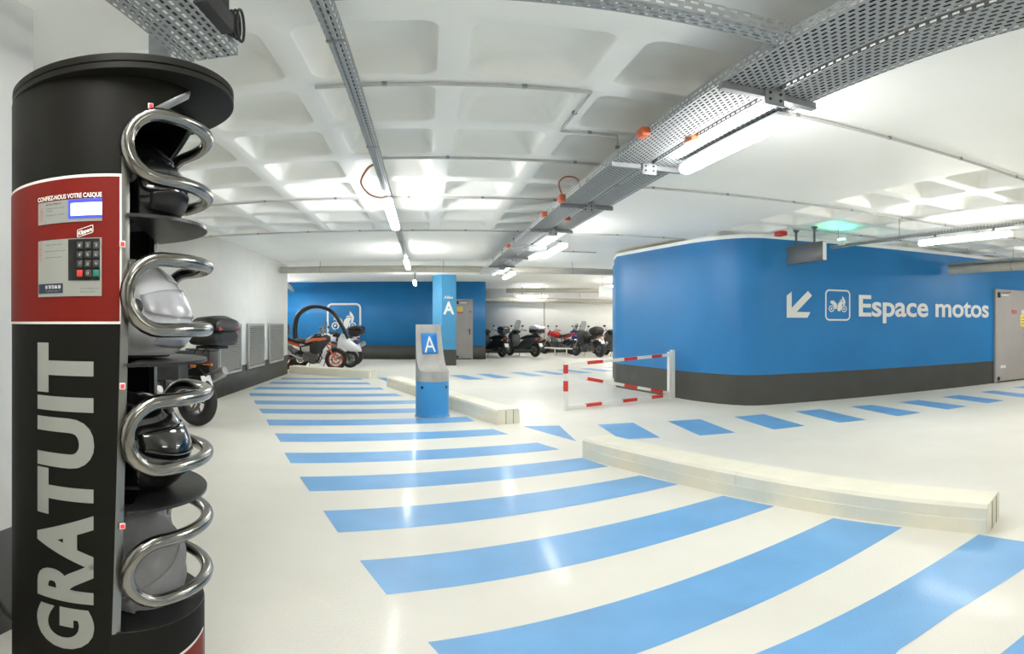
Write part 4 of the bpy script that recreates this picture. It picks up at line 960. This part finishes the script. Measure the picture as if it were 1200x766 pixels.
def rear_at(x, y, a, wb=1.44): return (x + sin(a) * wb / 2, y + cos(a) * wb / 2, 0)
# behind the locker
a = -1.24; bike('motorcycle', 'black adventure motorcycle with a big black top case behind the locker', rear_at(-2.89, 7.05, a), heading(a), style='adventure', body='satin_black', body2='gloss_black', rim='engine_grey', R=.33, case=dict(L_=.52, W_=.52, H_=.38, cx=-1.0, cz=1.06), screen=.35, panniers=True, group='motorcycles parked behind the locker')
a = -1.20; bike('motorcycle', 'motorcycle with a white tail fairing, mostly hidden behind the locker', rear_at(-3.22, 5.98, a), heading(a), style='naked', body='gloss_white', tail_m='gloss_white', R=.31, group='motorcycles parked behind the locker')
# left bay, noses to the right
bike('motorcycle', 'orange and black motorcycle with orange wheels behind the short kerb', (-3.24, 16.35, 0), heading(1.45), style='adventure', body='gloss_orange', body2='satin_black', rim='gloss_orange', R=.31, wb=1.46, screen=.30, case=dict(L_=.4, W_=.5, H_=.42), group='two-wheelers of the left bay')
bike('roofed_scooter', 'white scooter with a curved black roof frame beside the orange motorcycle', (-2.98, 17.35, 0), heading(1.45), cat='scooter', style='roof', body='gloss_white', body2='satin_black', rim='engine_grey', wb=1.5, group='two-wheelers of the left bay')
bike('motorcycle', 'white touring motorcycle with a red and black top case behind the roofed scooter', (-2.95, 18.7, 0), heading(-1.35), style='adventure', body='gloss_white', body2='gloss_white', R=.31, screen=.45, case=dict(L_=.46, W_=.56, H_=.32, low='satin_black', lid='gloss_black'), group='two-wheelers of the left bay')
# right bay behind the blue wall
a = -.50
bike('scooter', 'dark scooter with a rounded black top case at the left end of the bay', rear_at(3.00, 22.7, a), heading(a), cat='scooter', style='scooter', body='satin_black', rim='engine_grey', case=dict(L_=.40, W_=.42, H_=.30, low='dark_plastic', lid='gloss_black'), group='two-wheelers of the right bay')
a = -.62
bike('scooter', 'large dark scooter with a windscreen and a silver top case', rear_at(4.32, 22.75, a), heading(a), cat='scooter', style='maxi', body='dark_plastic', rim='engine_grey', case=dict(L_=.46, W_=.60, H_=.34, low='satin_black', lid='helmet_silver'), screen=.52, group='two-wheelers of the right bay')
a = -.75
bike('motorcycle', 'red naked motorcycle between the large scooter and the blue motorcycle', rear_at(6.15, 24.0, a), heading(a), style='naked', body='gloss_red', rim='satin_black', group='two-wheelers of the right bay')
a = -.75
bike('motorcycle', 'blue sport motorcycle with a clear screen right of the red one', rear_at(7.25, 24.1, a), heading(a), style='sport', body='gloss_blue', body2='satin_black', rim='satin_black', screen=.40, tail_m='satin_black', group='two-wheelers of the right bay')
a = -.45
bike('motorcycle', 'dark touring motorcycle with a strapped black bag and chrome exhaust', rear_at(6.72, 21.9, a), heading(a), style='sport', body='dark_plastic', body2='satin_black', rim='engine_grey', screen=.5, bag=True, group='two-wheelers of the right bay')
a = -.20
bike('scooter', 'dark scooter half hidden by the curved blue wall', rear_at(7.72, 21.9, a), heading(a), cat='scooter', style='maxi', body='dark_plastic', rim='engine_grey', group='two-wheelers of the right bay')
# low rail in front of the bay
t = thing('parking_rail', 'low white rail on short posts in front of the parked two-wheelers', 'rail', (4.9, 23.1, 0))
b = MB(); b.tube([(-.1, .15, .34), (.92, -.38, .31)], .03, 10); b.build('rail', 'fence_white', t)
for k in (.38, .80):
    b = MB(); b.tube([(-.1 + 1.02 * k, .15 - .53 * k, 0), (-.1 + 1.02 * k, .15 - .53 * k, .33)], .022, 10); b.build('rail_post', 'fence_white', t)
# cable at the wall foot left of the locker
cable('power_cable', [(-1.50, 1.60, .34), (-1.485, 1.66, .22), (-1.47, 1.74, .10), (-1.40, 1.80, .03), (-1.28, 1.86, .014), (-1.15, 1.90, .012)], .014, 'black_cable', 'thick black cable dropping down the wall foot left of the locker')
